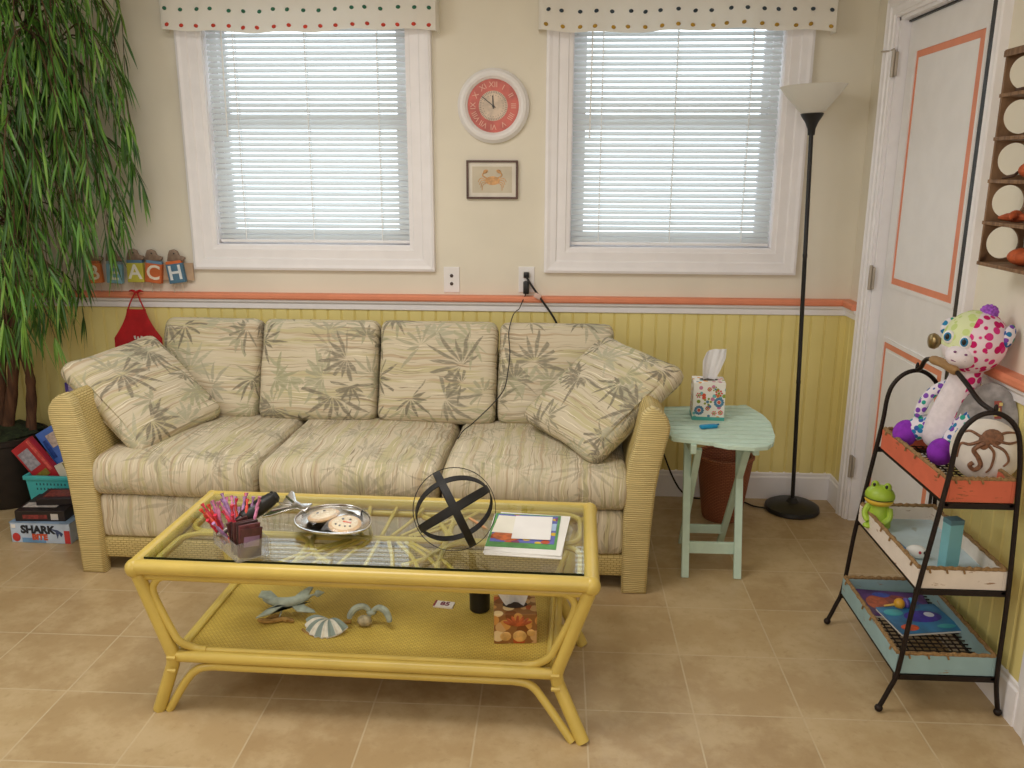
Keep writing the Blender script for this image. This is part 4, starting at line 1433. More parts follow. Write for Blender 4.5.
cp = [(-0.146, -0.030, 0.955), (-0.160, -0.055, 0.925), (-0.172, -0.100, 0.900), (-0.182, -0.190, 0.902), (-0.192, -0.270, 0.893), (-0.203, -0.350, 0.838), (-0.196, -0.388, 0.760), (-0.202, -0.415, 0.690), (-0.216, -0.442, 0.620), (-0.258, -0.462, 0.565), (-0.300, -0.485, 0.525), (-0.345, -0.520, 0.488), (-0.372, -0.575, 0.478), (-0.385, -0.66, 0.470)]
b = MB(); b.tube(smoothpath(cp, 6), 0.0022, 6)
b.build('cable', M_CORD, pa).matrix_parent_inverse = pa.matrix_basis.inverted()
pp = thing('power_cable', 'thick black cord from the upper socket dropping behind the sofa', 'cord', (-0.144, -0.0085, 1.040), FRONT)
MB().box((0, 0, 0.012), (0.024, 0.026, 0.024), bev=0.004).build('plug', M_BLACK, pp)
b = MB(); b.tube(smoothpath([(-0.144, -0.030, 1.038), (-0.130, -0.055, 1.015), (-0.085, -0.060, 0.950), (-0.010, -0.062, 0.840), (0.030, -0.064, 0.72), (-0.005, -0.064, 0.45)], 6), 0.0050, 8)
b.build('cable', M_CORD, pp).matrix_parent_inverse = pp.matrix_basis.inverted()
b = MB(); b.box((-0.092, -0.060, 0.952), (0.030, 0.012, 0.022), (0, 0.5, 0), bev=0.002)
b.build('tie', mat('#d9b8ac', 0.5), pp).matrix_parent_inverse = pp.matrix_basis.inverted()

# ------------------------------------------------------------------ letter sitters and apron, left
MBIRD = wood_mat('weathered_wood', '#9a8574', '#7c6656', (20, 20, 20))
for ch, x, z, rot, col, tcol, band, lab, w_ in (('B', -2.125, 1.030, 4, '#d97f45', '#efe3cf', '#b5643c', 'orange letter B block sitter on the rail, furthest behind the plant leaves', 0.066),
                                               ('E', -2.030, 1.030, -3, '#86b6c9', '#eceadf', '#8a9aa4', 'pale blue letter E block sitter on the rail, half behind the plant leaves', 0.072),
                                               ('A', -1.931, 1.036, 0, '#c6bf4c', '#efece0', '#5b7d9c', 'yellow letter A block sitter on the chair rail with a bird top', 0.076),
                                               ('C', -1.846, 1.034, -7, '#cc6a38', '#f0e2d0', '#6d8fae', 'orange letter C block sitter on the chair rail with a bird top', 0.076),
                                               ('H', -1.742, 1.034, 8, '#4f7690', '#e4e8ea', '#d9703a', 'blue letter H block sitter on the rail, nearest the window', 0.076)):
    lt = thing('letter_sitter', lab, 'letter block', (x, -0.034, z), (R(90), 0, R(0)), 'lettered bird blocks on the chair rail')
    RZ = Matrix.Rotation(R(rot), 4, 'Z')
    b = MB(); b.box((0, 0, 0), (w_, 0.088, 0.024), bev=0.002)
    b.bm.transform(RZ); b.build('block', mat(col, 0.6, var=0.1), lt, smooth=0)
    b = MB(); b.text(ch, 0.092, RZ @ T(0, 0.001, 0.0125), 0.002, bold=0.0015); b.build('letter', mat(tcol, 0.6), lt, smooth=0)
    b = MB(); b.box((0.0, 0.050, 0), (w_ * 0.95, 0.014, 0.022), bev=0.002); b.bm.transform(RZ); b.build('collar', mat(band, 0.6), lt, smooth=0)
    b = MB()
    b.prism([(-0.036, 0.056), (0.036, 0.056), (0.046, 0.066), (0.043, 0.074), (0.020, 0.080), (0.012, 0.100), (-0.006, 0.108), (-0.022, 0.104), (-0.030, 0.085)], 0.020, T(0, 0, -0.010), bev=0.003)
    b.build('bird_head', MBIRD, lt, smooth=50)
    b = MB(); b.ell((0.0, 0.090, 0.011), (0.004, 0.004, 0.002), nu=8, nv=5); b.build('eye', M_BLACK, lt)
    if ch in 'ACH':
        b = MB(); b.box((0.030 + w_ * 0.2, 0.006, -0.014), (w_ * 0.75, 0.080, 0.004)); b.build('tan_backing', mat('#bfa184', 0.7, var=0.1), lt, smooth=0)
    for sx in (-1, 1):
        b = MB(); b.tube([(sx * 0.018, -0.040, 0.0), (sx * 0.018 + 0.006, -0.066, 0.002), (sx * 0.020 + 0.004, 0.9465 - z, 0.004)], 0.0018, 6)
        b.build('leg', mat('#c9b6a2', 0.7), lt)
MRED = mat('#b3151c', 0.75, var=0.12, vs=20)
ap = thing('toy_apron', 'small red apron hanging from the chair rail behind the sofa', 'apron', (-1.930, -0.058, 0.945))


def apr(u, v):
    # v from the bib top (1) down to the hem (0)
    z = -0.075 - (1 - v) * 0.215
    k = 1 - v
    half = 0.044 + (0.068 * min(1, k / 0.62) ** 1.5)
    x = (u - 0.5) * 2 * half * (1.0 + 0.0) - 0.006 - 0.004 * k
    return Vector((x, -0.003 - 0.008 * math.sin(u * 8 + k * 2) * k - 0.004 * (1 - abs(u - .5) * 2), z))


b = MB(); b.grid(apr, 16, 16); b.grid(lambda u, v: apr(1 - u, v) + Vector((0, 0.003, 0)), 16, 16)
body = b.build('cloth', MRED, ap, smooth=60)
for sx in (-1, 1):
    b = MB(); b.tube(smoothpath([(sx * 0.040 - 0.004, -0.006, -0.078), (sx * 0.022, -0.010, -0.035), (sx * 0.004 + 0.006, -0.006, 0.004), (sx * 0.001 + 0.006, 0.020, 0.006)], 4), 0.0035, 6)
    b.tube(smoothpath([(0.006, -0.006, 0.002), (0.006 + sx * 0.018, -0.010, 0.012), (0.006 + sx * 0.034, -0.010, 0.008)], 4), [0.003, 0.005, 0.006, 0.006, 0.006, 0.005, 0.004, 0.003, 0.002], 6)
    b.build('strap', MRED, ap)
b = MB()
for k, x in enumerate((-0.018, -0.004, 0.012, 0.026, 0.038)):
    b.box((x, -0.016, -0.205 - 0.003 * (k % 2)), (0.008, 0.002, 0.016), (0, 0.2 * (k % 3 - 1), 0))
b.build('white_lettering', mat('#d8cfc8', 0.7), body, smooth=0)

# ------------------------------------------------------------------ three tier stand by the right wall
cart = thing('tiered_stand', 'dark iron stand with coral, white and aqua trays against the right wall', 'stand', (1.10, -1.41, 0))
CX, CY = 1.10, -1.41
YN, YF = -1.650, -1.168


def W(x, y, z):
    return (x - CX, y - CY, z)


ENDS = [(0.932, 0.012), (0.954, 0.070), (0.973, 0.135), (0.990, 0.326), (1.005, 0.441), (1.039, 0.702), (1.047, 0.800), (1.063, 0.848), (1.095, 0.880), (1.135, 0.889),
        (1.172, 0.872), (1.199, 0.838), (1.212, 0.785), (1.222, 0.692), (1.236, 0.448), (1.241, 0.300), (1.244, 0.135), (1.250, 0.075), (1.262, 0.012)]
for Y in (YN, YF):
    b = MB(); b.tube(smoothpath([W(x, Y, z) for x, z in ENDS], 4), 0.0068, 10)
    fr = b.build('end_frame', M_IRON, cart)
    for x in (0.932, 1.262):
        b = MB(); b.ell(W(x, Y, 0.011), (0.0115, 0.0115, 0.011)); b.build('ball_foot', M_IRON, fr)
b = MB()
hp = smoothpath([W(1.128, YF, 0.889), W(1.126, YF - 0.03, 0.905), W(1.122, -1.235, 0.938), W(1.122, -1.285, 0.950), W(1.122, -1.35, 0.953), W(1.122, -1.43, 0.950), W(1.124, -1.500, 0.930), W(1.130, -1.575, 0.898), W(1.135, YN, 0.890)], 5)
b.tube(hp, 0.0068, 10)
b.ell(W(1.128, YF, 0.900), (0.006, 0.006, 0.016)); b.ell(W(1.135, YN, 0.900), (0.006, 0.006, 0.012))
hd = b.build('carry_handle', M_IRON, cart)
b = MB(); gp = smoothpath([W(1.122, -1.275, 0.9485), W(1.122, -1.35, 0.953), W(1.122, -1.445, 0.948)], 6)
b.tube(gp, [0.009, 0.012] + [0.0135] * 9 + [0.012, 0.009], 12); b.build('wooden_grip', wood_mat('grip_wood', '#a98558', '#86653c', (40, 6, 40)), hd)
M_JUTE = mat('#8f7048', 0.9, var=0.25, vs=120, bump=0.6, bs=300)
for lab, x0, x1, y0, y1, zr, h, mt, fl_ in (('coral painted tray', 1.042, 1.214, -1.640, -1.190, 0.700, 0.062, worn_paint('coral_paint', '#cf6b50', '#8a5a3c', 0.60), 'wire'),
                                      ('white painted tray', 1.000, 1.228, -1.640, -1.182, 0.440, 0.056, worn_paint('white_paint', '#ddd2c6', '#94714e', 0.61), 'board'),
                                      ('aqua painted tray', 0.972, 1.236, -1.640, -1.180, 0.178, 0.058, worn_paint('aqua_paint', '#93afb2', '#94795a', 0.62), 'wire')):
    zb = zr - h
    cx, cy = (x0 + x1) / 2, (y0 + y1) / 2
    b = MB()
    for c_, s_ in (((x0, cy, zr - h / 2), (0.011, y1 - y0 + 0.011, h)), ((x1, cy, zr - h / 2), (0.011, y1 - y0 + 0.011, h)), ((cx, y0, zr - h / 2), (x1 - x0 - 0.011, 0.011, h)), ((cx, y1, zr - h / 2), (x1 - x0 - 0.011, 0.011, h))):
        b.box(W(*c_), s_, bev=0.0015)
    tr = b.build('tray', mt, cart, smooth=0)
    tr['label'] = lab
    b = MB()
    for p, q in (((x0, y0), (x1, y0)), ((x1, y0), (x1, y1)), ((x1, y1), (x0, y1)), ((x0, y1), (x0, y0))):
        n = 24
        b.tube([W(p[0] + (q[0] - p[0]) * i / n, p[1] + (q[1] - p[1]) * i / n, zr + 0.003 + 0.0018 * math.sin(i * 2.4)) for i in range(n + 1)], [0.0062 + 0.0010 * math.sin(i * 3.7) for i in range(n + 1)], 7)
    for i in range(3):      # twine stitches over the edge
        x = x0 + (x1 - x0) * (i + 0.5) / 5
        b.tube([W(x, y0 - 0.008, zr + 0.004), W(x + 0.004, y0 - 0.0085, zr - 0.008)], 0.003, 5)
    for i in range(4):
        y = y0 + (y1 - y0) * (i + 0.3 + 0.4 * (i % 2)) / 4
        b.tube([W(x0 - 0.008, y, zr + 0.004), W(x0 - 0.0085, y + 0.004, zr - 0.008)], 0.003, 5)
    b.build('jute_edging', M_JUTE, tr)
    b = MB()
    if fl_ == 'wire':
        k = x0 + 0.010
        while k < x1 - 0.006:
            b.box(W(k, cy, zb + 0.012), (0.0036, y1 - y0 - 0.01, 0.003)); k += 0.021
        k = y0 + 0.010
        while k < y1 - 0.006:
            b.box(W(cx, k, zb + 0.0145), (x1 - x0 - 0.01, 0.0036, 0.003)); k += 0.021
        b.build('wire_floor', mat('#2a1f1a', 0.5, 0.3), tr, smooth=0)
    else:
        b.box(W(cx, cy, zb + 0.008), (x1 - x0 - 0.011, y1 - y0 - 0.011, 0.010))
        b.build('board_floor', worn_paint('pale_blue_board', '#bccdd2', '#a9b2ac', 0.6), tr, smooth=0)
    b = MB()
    for Y in (YN, YF):
        b.bar(W(x0 - 0.010, Y + (0.004 if Y == YN else -0.004), zb - 0.009), W(x1 + 0.010, Y + (0.004 if Y == YN else -0.004), zb - 0.009), 0.008, 0.016)
    for X in (x0 + 0.002, x1 - 0.002):
        b.bar(W(X, YN, zb - 0.006), W(X, YF, zb - 0.006), 0.010, 0.008)
    b.build('tray_support', M_IRON, cart, smooth=0)

# plush giraffe in the top tray
M_PLW = mat('#e6dde2', 0.95, var=0.05, vs=60, bump=0.4, bs=300)
M_PINK = flecks_mat('pink_spots', '#ecd9e2', ['#cf2470', '#d63c86', '#c41f66'], 44, 0.52, 0.95)
M_LIME = flecks_mat('lime_spots', '#dbe3b4', ['#c9da8e', '#c4d58a'], 38, 0.45, 0.95)
M_TEAL = flecks_mat('teal_spots', '#e6dfe8', ['#2f7fb0', '#35a08e', '#3b62a8', '#7f4bb0'], 58, 0.50, 0.95)
M_PURP = mat('#8a2fb4', 0.95, var=0.12, vs=50, bump=0.4, bs=300)
M_LILAC = mat('#a35cc4', 0.95, var=0.2, vs=90, bump=0.5, bs=200)
pg = thing('plush_giraffe', 'white plush giraffe with pink spots and purple feet in the coral tray', 'plush toy', (1.165, -1.33, 0.655))
PO = Vector((1.165, -1.33, 0.655))


def P3(x, y, z):
    return Vector((x, y, z)) - PO


HC = P3(1.198, -1.362, 1.020)
cd = Vector((-0.43, -0.885, 0.17))
rg = Vector((0.90, -0.437, 0.0))
b = MB(); b.ell(HC, (0.086, 0.086, 0.092), (0, R(12), 0), mi=0, nu=28, nv=20)
for f in b.bm.faces:
    c = f.calc_center_median() - HC
    if c.dot(rg) < -0.012 + 0.35 * (c.z - 0.03) and c.z > -0.03:
        f.material_index = 1
    if c.dot(-rg) > 0.042 and c.z <= -0.01:
        f.material_index = 2
b.build('head', [M_PINK, M_LIME, M_PLW], pg)
b = MB(); sn = P3(1.146, -1.402, 0.985)
b.ell(sn, (0.043, 0.040, 0.034), (0, R(15), R(25)), nu=20, nv=14); sno = b.build('snout', M_PLW, pg)
b = MB()
sd = Vector((-0.55, -0.80, 0.22)).normalized()
for a_, h_ in ((-0.010, 0.010), (0.018, 0.004)):
    p = sn + sd * 0.0385 + rg * a_ + Vector((0, 0, h_)); b.ell(p, (0.0045, 0.0045, 0.003), nu=8, nv=6)
b.tube([sn + sd * 0.0370 + rg * (-0.018 + 0.012 * i) + Vector((0, 0, -0.014 - 0.004 * math.sin(i * 1.0))) for i in range(4)], 0.0016, 5)
b.build('nostrils_and_mouth', mat('#7a3f74', 0.8), sno)
for q, (off, fwd, zz) in enumerate(((-0.022, 0.083, -0.004), (-0.066, 0.058, 0.008))):
    e = HC + cd * fwd + rg * off + Vector((0, 0, zz))
    b = MB(); b.ell(e, (0.016, 0.010, 0.019), (0, 0, R(-26)), nu=14, nv=10); ey = b.build('eye', mat('#efeef2', 0.3), pg)
    b = MB(); b.ell(e + cd * 0.0075 - rg * 0.003, (0.0105, 0.0055, 0.013), (0, 0, R(-26)), nu=12, nv=8); b.build('iris', mat('#2f86b8', 0.2), ey)
    b = MB(); b.ell(e + cd * 0.0115 - rg * 0.004, (0.006, 0.004, 0.009), (0, 0, R(-26)), nu=10, nv=8); b.build('pupil', M_BLACK, ey)
b = MB(); pc_ = P3(1.222, -1.372, 1.108); b.ell(pc_, (0.022, 0.022, 0.020), nu=16, nv=10)
for k in range(60):
    zz = 1 - 2 * (k + 0.5) / 60
    aa = k * 2.399963
    qq = math.sqrt(1 - zz * zz)
    b.ell(pc_ + Vector((qq * math.cos(aa) * 0.020, qq * math.sin(aa) * 0.020, zz * 0.018)), (0.0055, 0.0055, 0.0055), nu=8, nv=6)
b.build('pompom', M_LILAC, pg)
for x, y, z, rz in ((1.262, -1.418, 1.048, 40), (1.150, -1.300, 1.050, 0)):
    b = MB(); b.ell(P3(x, y, z), (0.024, 0.014, 0.034), (0, R(28), R(rz)), nu=14, nv=10); b.build('ear', M_TEAL, pg)
b = MB()
b.tube(smoothpath([P3(1.200, -1.352, 0.965), P3(1.193, -1.345, 0.905), P3(1.180, -1.335, 0.840), P3(1.166, -1.325, 0.770), P3(1.158, -1.320, 0.715), P3(1.156, -1.318, 0.680)], 5),
       [0.042] * 4 + [0.043 + 0.0011 * k for k in range(14)] + [0.057, 0.056, 0.054, 0.05, 0.045, 0.036, 0.022, 0.010], 22)
for f in b.bm.faces:
    c = f.calc_center_median() + PO
    ax = 1.157 + (c.z - 0.70) * 0.17
    if (c.x - ax) * 0.9 + (c.y + 1.33) * -0.44 > 0.012:
        f.material_index = 1
b.build('body', [M_PLW, M_PINK], pg)
for pts, fc in (([(1.155, -1.300, 0.745), (1.118, -1.282, 0.738), (1.092, -1.272, 0.722)], (1.074, -1.272, 0.716)), ([(1.210, -1.372, 0.845), (1.196, -1.394, 0.785), (1.152, -1.404, 0.722)], (1.122, -1.410, 0.702))):
    b = MB(); b.tube(smoothpath([P3(*p) for p in pts], 4), [0.030, 0.034, 0.037, 0.038, 0.038, 0.037, 0.035, 0.034, 0.032], 14); lg = b.build('leg', M_TEAL, pg)
    b = MB(); b.ell(P3(*fc), (0.042, 0.036, 0.040), (0, R(-20), R(30)), nu=18, nv=12, dent=lambda p: 1 - 0.16 * math.exp(-((p.x + p.z * 0.2) ** 2 + 0.0) / 0.02) * (p.y < 0.2)); b.build('foot', M_PURP, lg)
for pts, mt in (([(1.225, -1.370, 0.885), (1.222, -1.400, 0.845), (1.205, -1.418, 0.800)], M_LIME), ([(1.165, -1.300, 0.885), (1.120, -1.285, 0.835), (1.095, -1.285, 0.770)], M_TEAL)):
    b = MB(); b.tube(smoothpath([P3(*p) for p in pts], 4), [0.010, 0.013, 0.015, 0.016, 0.016, 0.016, 0.016, 0.014, 0.008], 12); b.build('arm', mt, pg)

# painted stones next to it
c1 = thing('painted_stone', 'round white stone painted with a brown crab at the near end of the coral tray', 'painted stone', (1.186, -1.530, 0.657))
M1 = Matrix.Translation((0, 0, 0.090)) @ Vector((-0.44, -0.88, 0.10)).to_track_quat('Z', 'Y').to_matrix().to_4x4()
b = MB(); b.lathe([(0.0, -0.024), (0.045, -0.022), (0.080, -0.012), (0.089, 0.0), (0.080, 0.011), (0.054, 0.019), (0.025, 0.0225), (0.0, 0.0235)], M=M1, seg=36)
b.build('stone', mat('#d9d2c8', 0.45, var=0.08, vs=20), c1)
b = MB()


def dome(x, y):
    r = math.hypot(x, y)
    pr_ = ((0, 0.0238), (0.025, 0.0228), (0.054, 0.0192), (0.080, 0.0112), (0.089, 0.0), (0.2, 0.0))
    for (ra, za), (rb, zb_) in zip(pr_, pr_[1:]):
        if r <= rb:
            return Vector((x, y, za + (zb_ - za) * (r - ra) / (rb - ra)))


def paint(pts, r0, r1):
    pp_ = smoothpath([(p[0], p[1], 0) for p in pts], 5)
    pp_ = [p * 1.3 for p in pp_]
    n = len(pp_)
    b.tube([dome(p.x, p.y) for p in pp_], [1.35 * (r0 + (r1 - r0) * i / (n - 1)) for i in range(n)], 6)


b.ell(dome(0.012, 0.042), (0.027, 0.024, 0.004)); b.ell(dome(-0.006, 0.028), (0.015, 0.024, 0.004))
paint([(-0.006, 0.025), (-0.030, 0.012), (-0.048, 0.010), (-0.052, -0.020)], 0.004, 0.002)
paint([(-0.004, 0.018), (-0.022, 0.002), (-0.012, -0.014), (-0.006, -0.030), (-0.016, -0.042), (-0.026, -0.034), (-0.020, -0.026)], 0.005, 0.0045)
paint([(0.004, 0.015), (0.016, 0.000), (0.014, -0.030), (0.006, -0.044)], 0.0035, 0.002)
paint([(0.012, 0.018), (0.034, 0.008), (0.044, -0.012), (0.036, -0.026)], 0.0035, 0.002)
paint([(0.016, 0.028), (0.040, 0.024), (0.056, 0.030)], 0.0035, 0.002)
paint([(0.014, 0.036), (0.034, 0.046), (0.050, 0.046)], 0.0035, 0.002)
paint([(-0.010, 0.030), (-0.032, 0.040), (-0.044, 0.036)], 0.0035, 0.002)
b.bm.transform(M1)
b.build('painted_crab', mat('#7a5238', 0.6, var=0.3, vs=120), c1)
c2 = thing('painted_stone', 'oval grey stone with a small red and yellow painting behind the white crab stone', 'painted stone', (1.220, -1.445, 0.657))
M2 = Matrix.Translation((0, 0, 0.132)) @ Vector((-0.66, -0.70, 0.25)).to_track_quat('Z', 'Y').to_matrix().to_4x4()
b = MB(); b.lathe([(0.0, -0.014), (0.06, -0.012), (0.080, -0.004), (0.082, 0.004), (0.066, 0.011), (0.0, 0.014)], M=M2, seg=36, sy=1.55)
b.build('stone', mat('#8f8a88', 0.7, var=0.25, vs=35, bump=0.3), c2)
b = MB()
b.box((0.025, 0.055, 0.0125), (0.018, 0.050, 0.003), (0, 0, 0.2), mi=0)
for k in range(3):
    b.box((0.022 + 0.004 * k, 0.040 + 0.016 * k, 0.0142), (0.009, 0.009, 0.002), (0, 0, 0.2), mi=1)
b.bm.transform(M2); b.build('painted_tower', [mat('#8f4034', 0.6, var=0.2), mat('#cbb46a', 0.6)], c2, smooth=0)

# middle tray
ZMID = 0.397
fg = thing('frog_figure', 'lime green smiling frog figure in the far corner of the white tray', 'toy', (1.028, -1.255, ZMID), (0, 0, R(-38)))
fg.scale = (1.1, 1.1, 1.12)
M_FROG = mat('#9fbd3a', 0.4, var=0.06)
b = MB(); b.lathe([(0.0, 0.0), (0.030, 0.0), (0.034, 0.006), (0.033, 0.03), (0.026, 0.055), (0.024, 0.07), (0.0, 0.075)], seg=24); b.build('body', M_FROG, fg)
b = MB(); b.ell((-0.002, -0.004, 0.096), (0.041, 0.036, 0.030), nu=22, nv=14); hdg = b.build('head', M_FROG, fg)
b = MB(); b.ell((-0.002, -0.0075, 0.083), (0.0395, 0.0345, 0.0165), nu=22, nv=10); b.build('yellow_chin', mat('#d9b53a', 0.4), hdg)
b = MB(); b.tube([(math.cos(R(180 + a)) * 0.0425 - 0.002, -0.004 + math.sin(R(180 + a)) * 0.0375, 0.094 - 0.004 * math.sin(R(a))) for a in range(15, 170, 12)], 0.0014, 5); b.build('mouth_line', mat('#3f4a1a', 0.6), hdg)
for sx in (-1, 1):
    b = MB(); b.ell((sx * 0.017, -0.006, 0.124), (0.011, 0.011, 0.013), nu=14, nv=10); ey = b.build('eye', M_FROG, hdg)
    b = MB(); b.ell((sx * 0.017, -0.0150, 0.127), (0.0045, 0.003, 0.006), nu=10, nv=8); b.build('pupil', M_BLACK, ey)
    b = MB(); b.tube(smoothpath([(sx * 0.028, -0.004, 0.062), (sx * 0.034, -0.018, 0.040), (sx * 0.020, -0.030, 0.022)], 4), [0.009] * 8 + [0.006], 8); b.build('arm', M_FROG, fg)
    b = MB(); b.ell((sx * 0.020, -0.026, 0.008), (0.014, 0.016, 0.008), nu=12, nv=8); b.build('foot', M_FROG, fg)
tf = thing('toy_critter', 'tiny white toy with blue tail and red eye in the white tray', 'toy', (1.058, -1.480, ZMID), (0, 0, R(-20)))
b = MB(); b.ell((0.0, 0, 0.020), (0.030, 0.020, 0.020), nu=16, nv=12); b.build('body', mat('#e2e0da', 0.4), tf)
b = MB(); b.prism([(-0.024, 0.0), (-0.045, 0.018), (-0.052, 0.012), (-0.046, 0.0), (-0.052, -0.014), (-0.042, -0.018)], 0.008, T(0, 0.004, 0.022, R(90)), bev=0.002); b.build('tail', mat('#4f86b8', 0.4, var=0.3, vs=80), tf)
b = MB()
b.ell((0.008, -0.0185, 0.026), (0.004, 0.002, 0.005), mi=0); b.ell((0.020, -0.0150, 0.026), (0.003, 0.002, 0.005), mi=1)
b.build('eyes', [mat('#b0303a', 0.4), M_BLACK], tf)
tb2 = thing('tall_box', 'tall narrow teal box standing in the near end of the white tray', 'box', (1.120, -1.545, ZMID), (0, 0, R(12)))
MB().box((0, 0, 0.076), (0.042, 0.034, 0.152), bev=0.0015).build('carton', mat('#77b0b8', 0.5, var=0.06), tb2, smooth=0)
MB().box((0, 0, 0.1465), (0.0428, 0.0348, 0.014), bev=0.001).build('lid', mat('#4f7480', 0.5, var=0.06), tb2, smooth=0)

# bottom tray
ZBT = 0.1375
k1 = thing('picture_book', 'purple and orange picture book at the far end of the aqua tray', 'book', (1.100, -1.288, ZBT), (0, 0, R(-6)), 'picture books in the aqua tray')
MB().box((0, 0, 0.0035), (0.205, 0.170, 0.007), bev=0.0008).build('pages', M_PAPER, k1, smooth=0)
cv = MB().box((0, 0, 0.0075), (0.208, 0.174, 0.0012)).build('cover', mat('#55306a', 0.35, var=0.35, vs=18), k1, smooth=0)
b = MB()
for x, y, rx_, ry_, mi in ((-0.05, 0.00, 0.040, 0.050, 0), (0.01, 0.02, 0.045, 0.040, 1), (0.06, -0.01, 0.030, 0.045, 2), (-0.03, 0.055, 0.03, 0.018, 2)):
    b.ell((x, y, 0.0083), (rx_, ry_, 0.0005), mi=mi, nu=18, nv=6)
b.build('cover_art', [mat('#a8502e', 0.35, var=0.3, vs=60), mat('#8a3f36', 0.35, var=0.3, vs=60), mat('#3a4a9c', 0.35, var=0.3, vs=60)], cv)
k2 = thing('picture_book', 'blue and teal picture book lying near the middle of the aqua tray', 'book', (1.128, -1.395, ZBT + 0.009), (R(2), 0, R(10)), 'picture books in the aqua tray')
MB().box((0, 0, 0.0040), (0.195, 0.150, 0.008), bev=0.0008).build('pages', M_PAPER, k2, smooth=0)
cv = MB().box((0, 0, 0.0085), (0.198, 0.154, 0.0012)).build('cover', mat('#2f6f9c', 0.35, var=0.3, vs=14), k2, smooth=0)
b = MB()
for x, y, rx_, ry_, mi in ((0.020, 0.010, 0.060, 0.034, 0), (0.045, 0.018, 0.016, 0.014, 2), (-0.055, -0.045, 0.028, 0.018, 1), (-0.06, 0.04, 0.03, 0.02, 3), (0.06, -0.05, 0.03, 0.012, 3)):
    b.ell((x, y, 0.0093 + 0.0003 * mi), (rx_, ry_, 0.0005), mi=mi, nu=18, nv=6)
b.build('cover_art', [mat('#3b2f96', 0.35, var=0.25, vs=60), mat('#c8542e', 0.35, var=0.25, vs=60), mat('#cfd6e6', 0.35), mat('#3c9aa4', 0.35, var=0.2)], cv)
tt = thing('bead_toy', 'small yellow and blue ball toy resting on the books in the aqua tray', 'toy', (1.112, -1.325, ZBT + 0.023), (0, 0, R(8)))
b = MB(); b.ell((-0.018, 0, 0.008), (0.017, 0.017, 0.017), nu=16, nv=12); b.build('yellow_ball', mat('#e0a52e', 0.35), tt)
b = MB(); b.ell((0.004, 0, 0.008), (0.010, 0.017, 0.017), nu=16, nv=12); b.build('violet_ring', mat('#5a4a9c', 0.35), tt)
b = MB(); b.ell((0.022, 0, 0.008), (0.012, 0.018, 0.018), nu=16, nv=12); b.build('blue_ball', mat('#3f96c4', 0.35), tt)
b = MB(); b.tube([(-0.030, 0, 0.006), (-0.065, 0.004, 0.000)], [0.004, 0.003], 8); b.build('yellow_stem', mat('#e0b85a', 0.4), tt)

# ------------------------------------------------------------------ wooden display shelf on the right wall
M_CRATE = wood_mat('aged_crate_wood', '#8f6f52', '#664a32', (12, 60, 6))
ws = thing('display_shelf', 'narrow wooden wall shelf with round holes in its side boards, above the stand', 'shelf', (1.180, -1.355, 1.245))
SD, SH, SL = 0.112, 0.560, 0.36         # depth along x, height, length toward -y
nlev = 5
lev = SH / nlev


def holed_board(bb, y, t_):
    """side board in the xz plane with one round hole per level"""
    for k in range(nlev):
        z0, z1 = k * lev, (k + 1) * lev
        c = Vector((SD / 2, 0, (z0 + z1) / 2 + 0.002))
        r = 0.0445
        n = 32
        for yy, flip in ((y, False), (y - t_, True)):
            vs, fs = [], []
            for i in range(n):
                a = 2 * PI * i / n
                d = (math.cos(a), math.sin(a))
                s_ = min(SD / 2 / max(abs(d[0]), 1e-6), (lev / 2) / max(abs(d[1]), 1e-6))
                vs.append((c.x + d[0] * r, yy, c.z + d[1] * r))
                vs.append((c.x + d[0] * s_, yy, c.z - 0.002 + d[1] * s_))
            for i in range(n):
                j = (i + 1) % n
                fs.append((2 * i, 2 * j, 2 * j + 1, 2 * i + 1))
            bb._add(vs, fs)
        vs, fs = [], []
        for i in range(n):
            a = 2 * PI * i / n
            for yy in (y, y - t_):
                vs.append((c.x + math.cos(a) * r, yy, c.z + math.sin(a) * r))
        for i in range(n):
            j = (i + 1) % n
            fs.append((2 * i, 2 * j, 2 * j + 1, 2 * i + 1))
        bb._add(vs, fs)
    for x in (0.0, SD):
        vs = [(x, y, 0), (x, y - t_, 0), (x, y - t_, SH), (x, y, SH)]
        bb._add(vs, [(0, 1, 2, 3)])


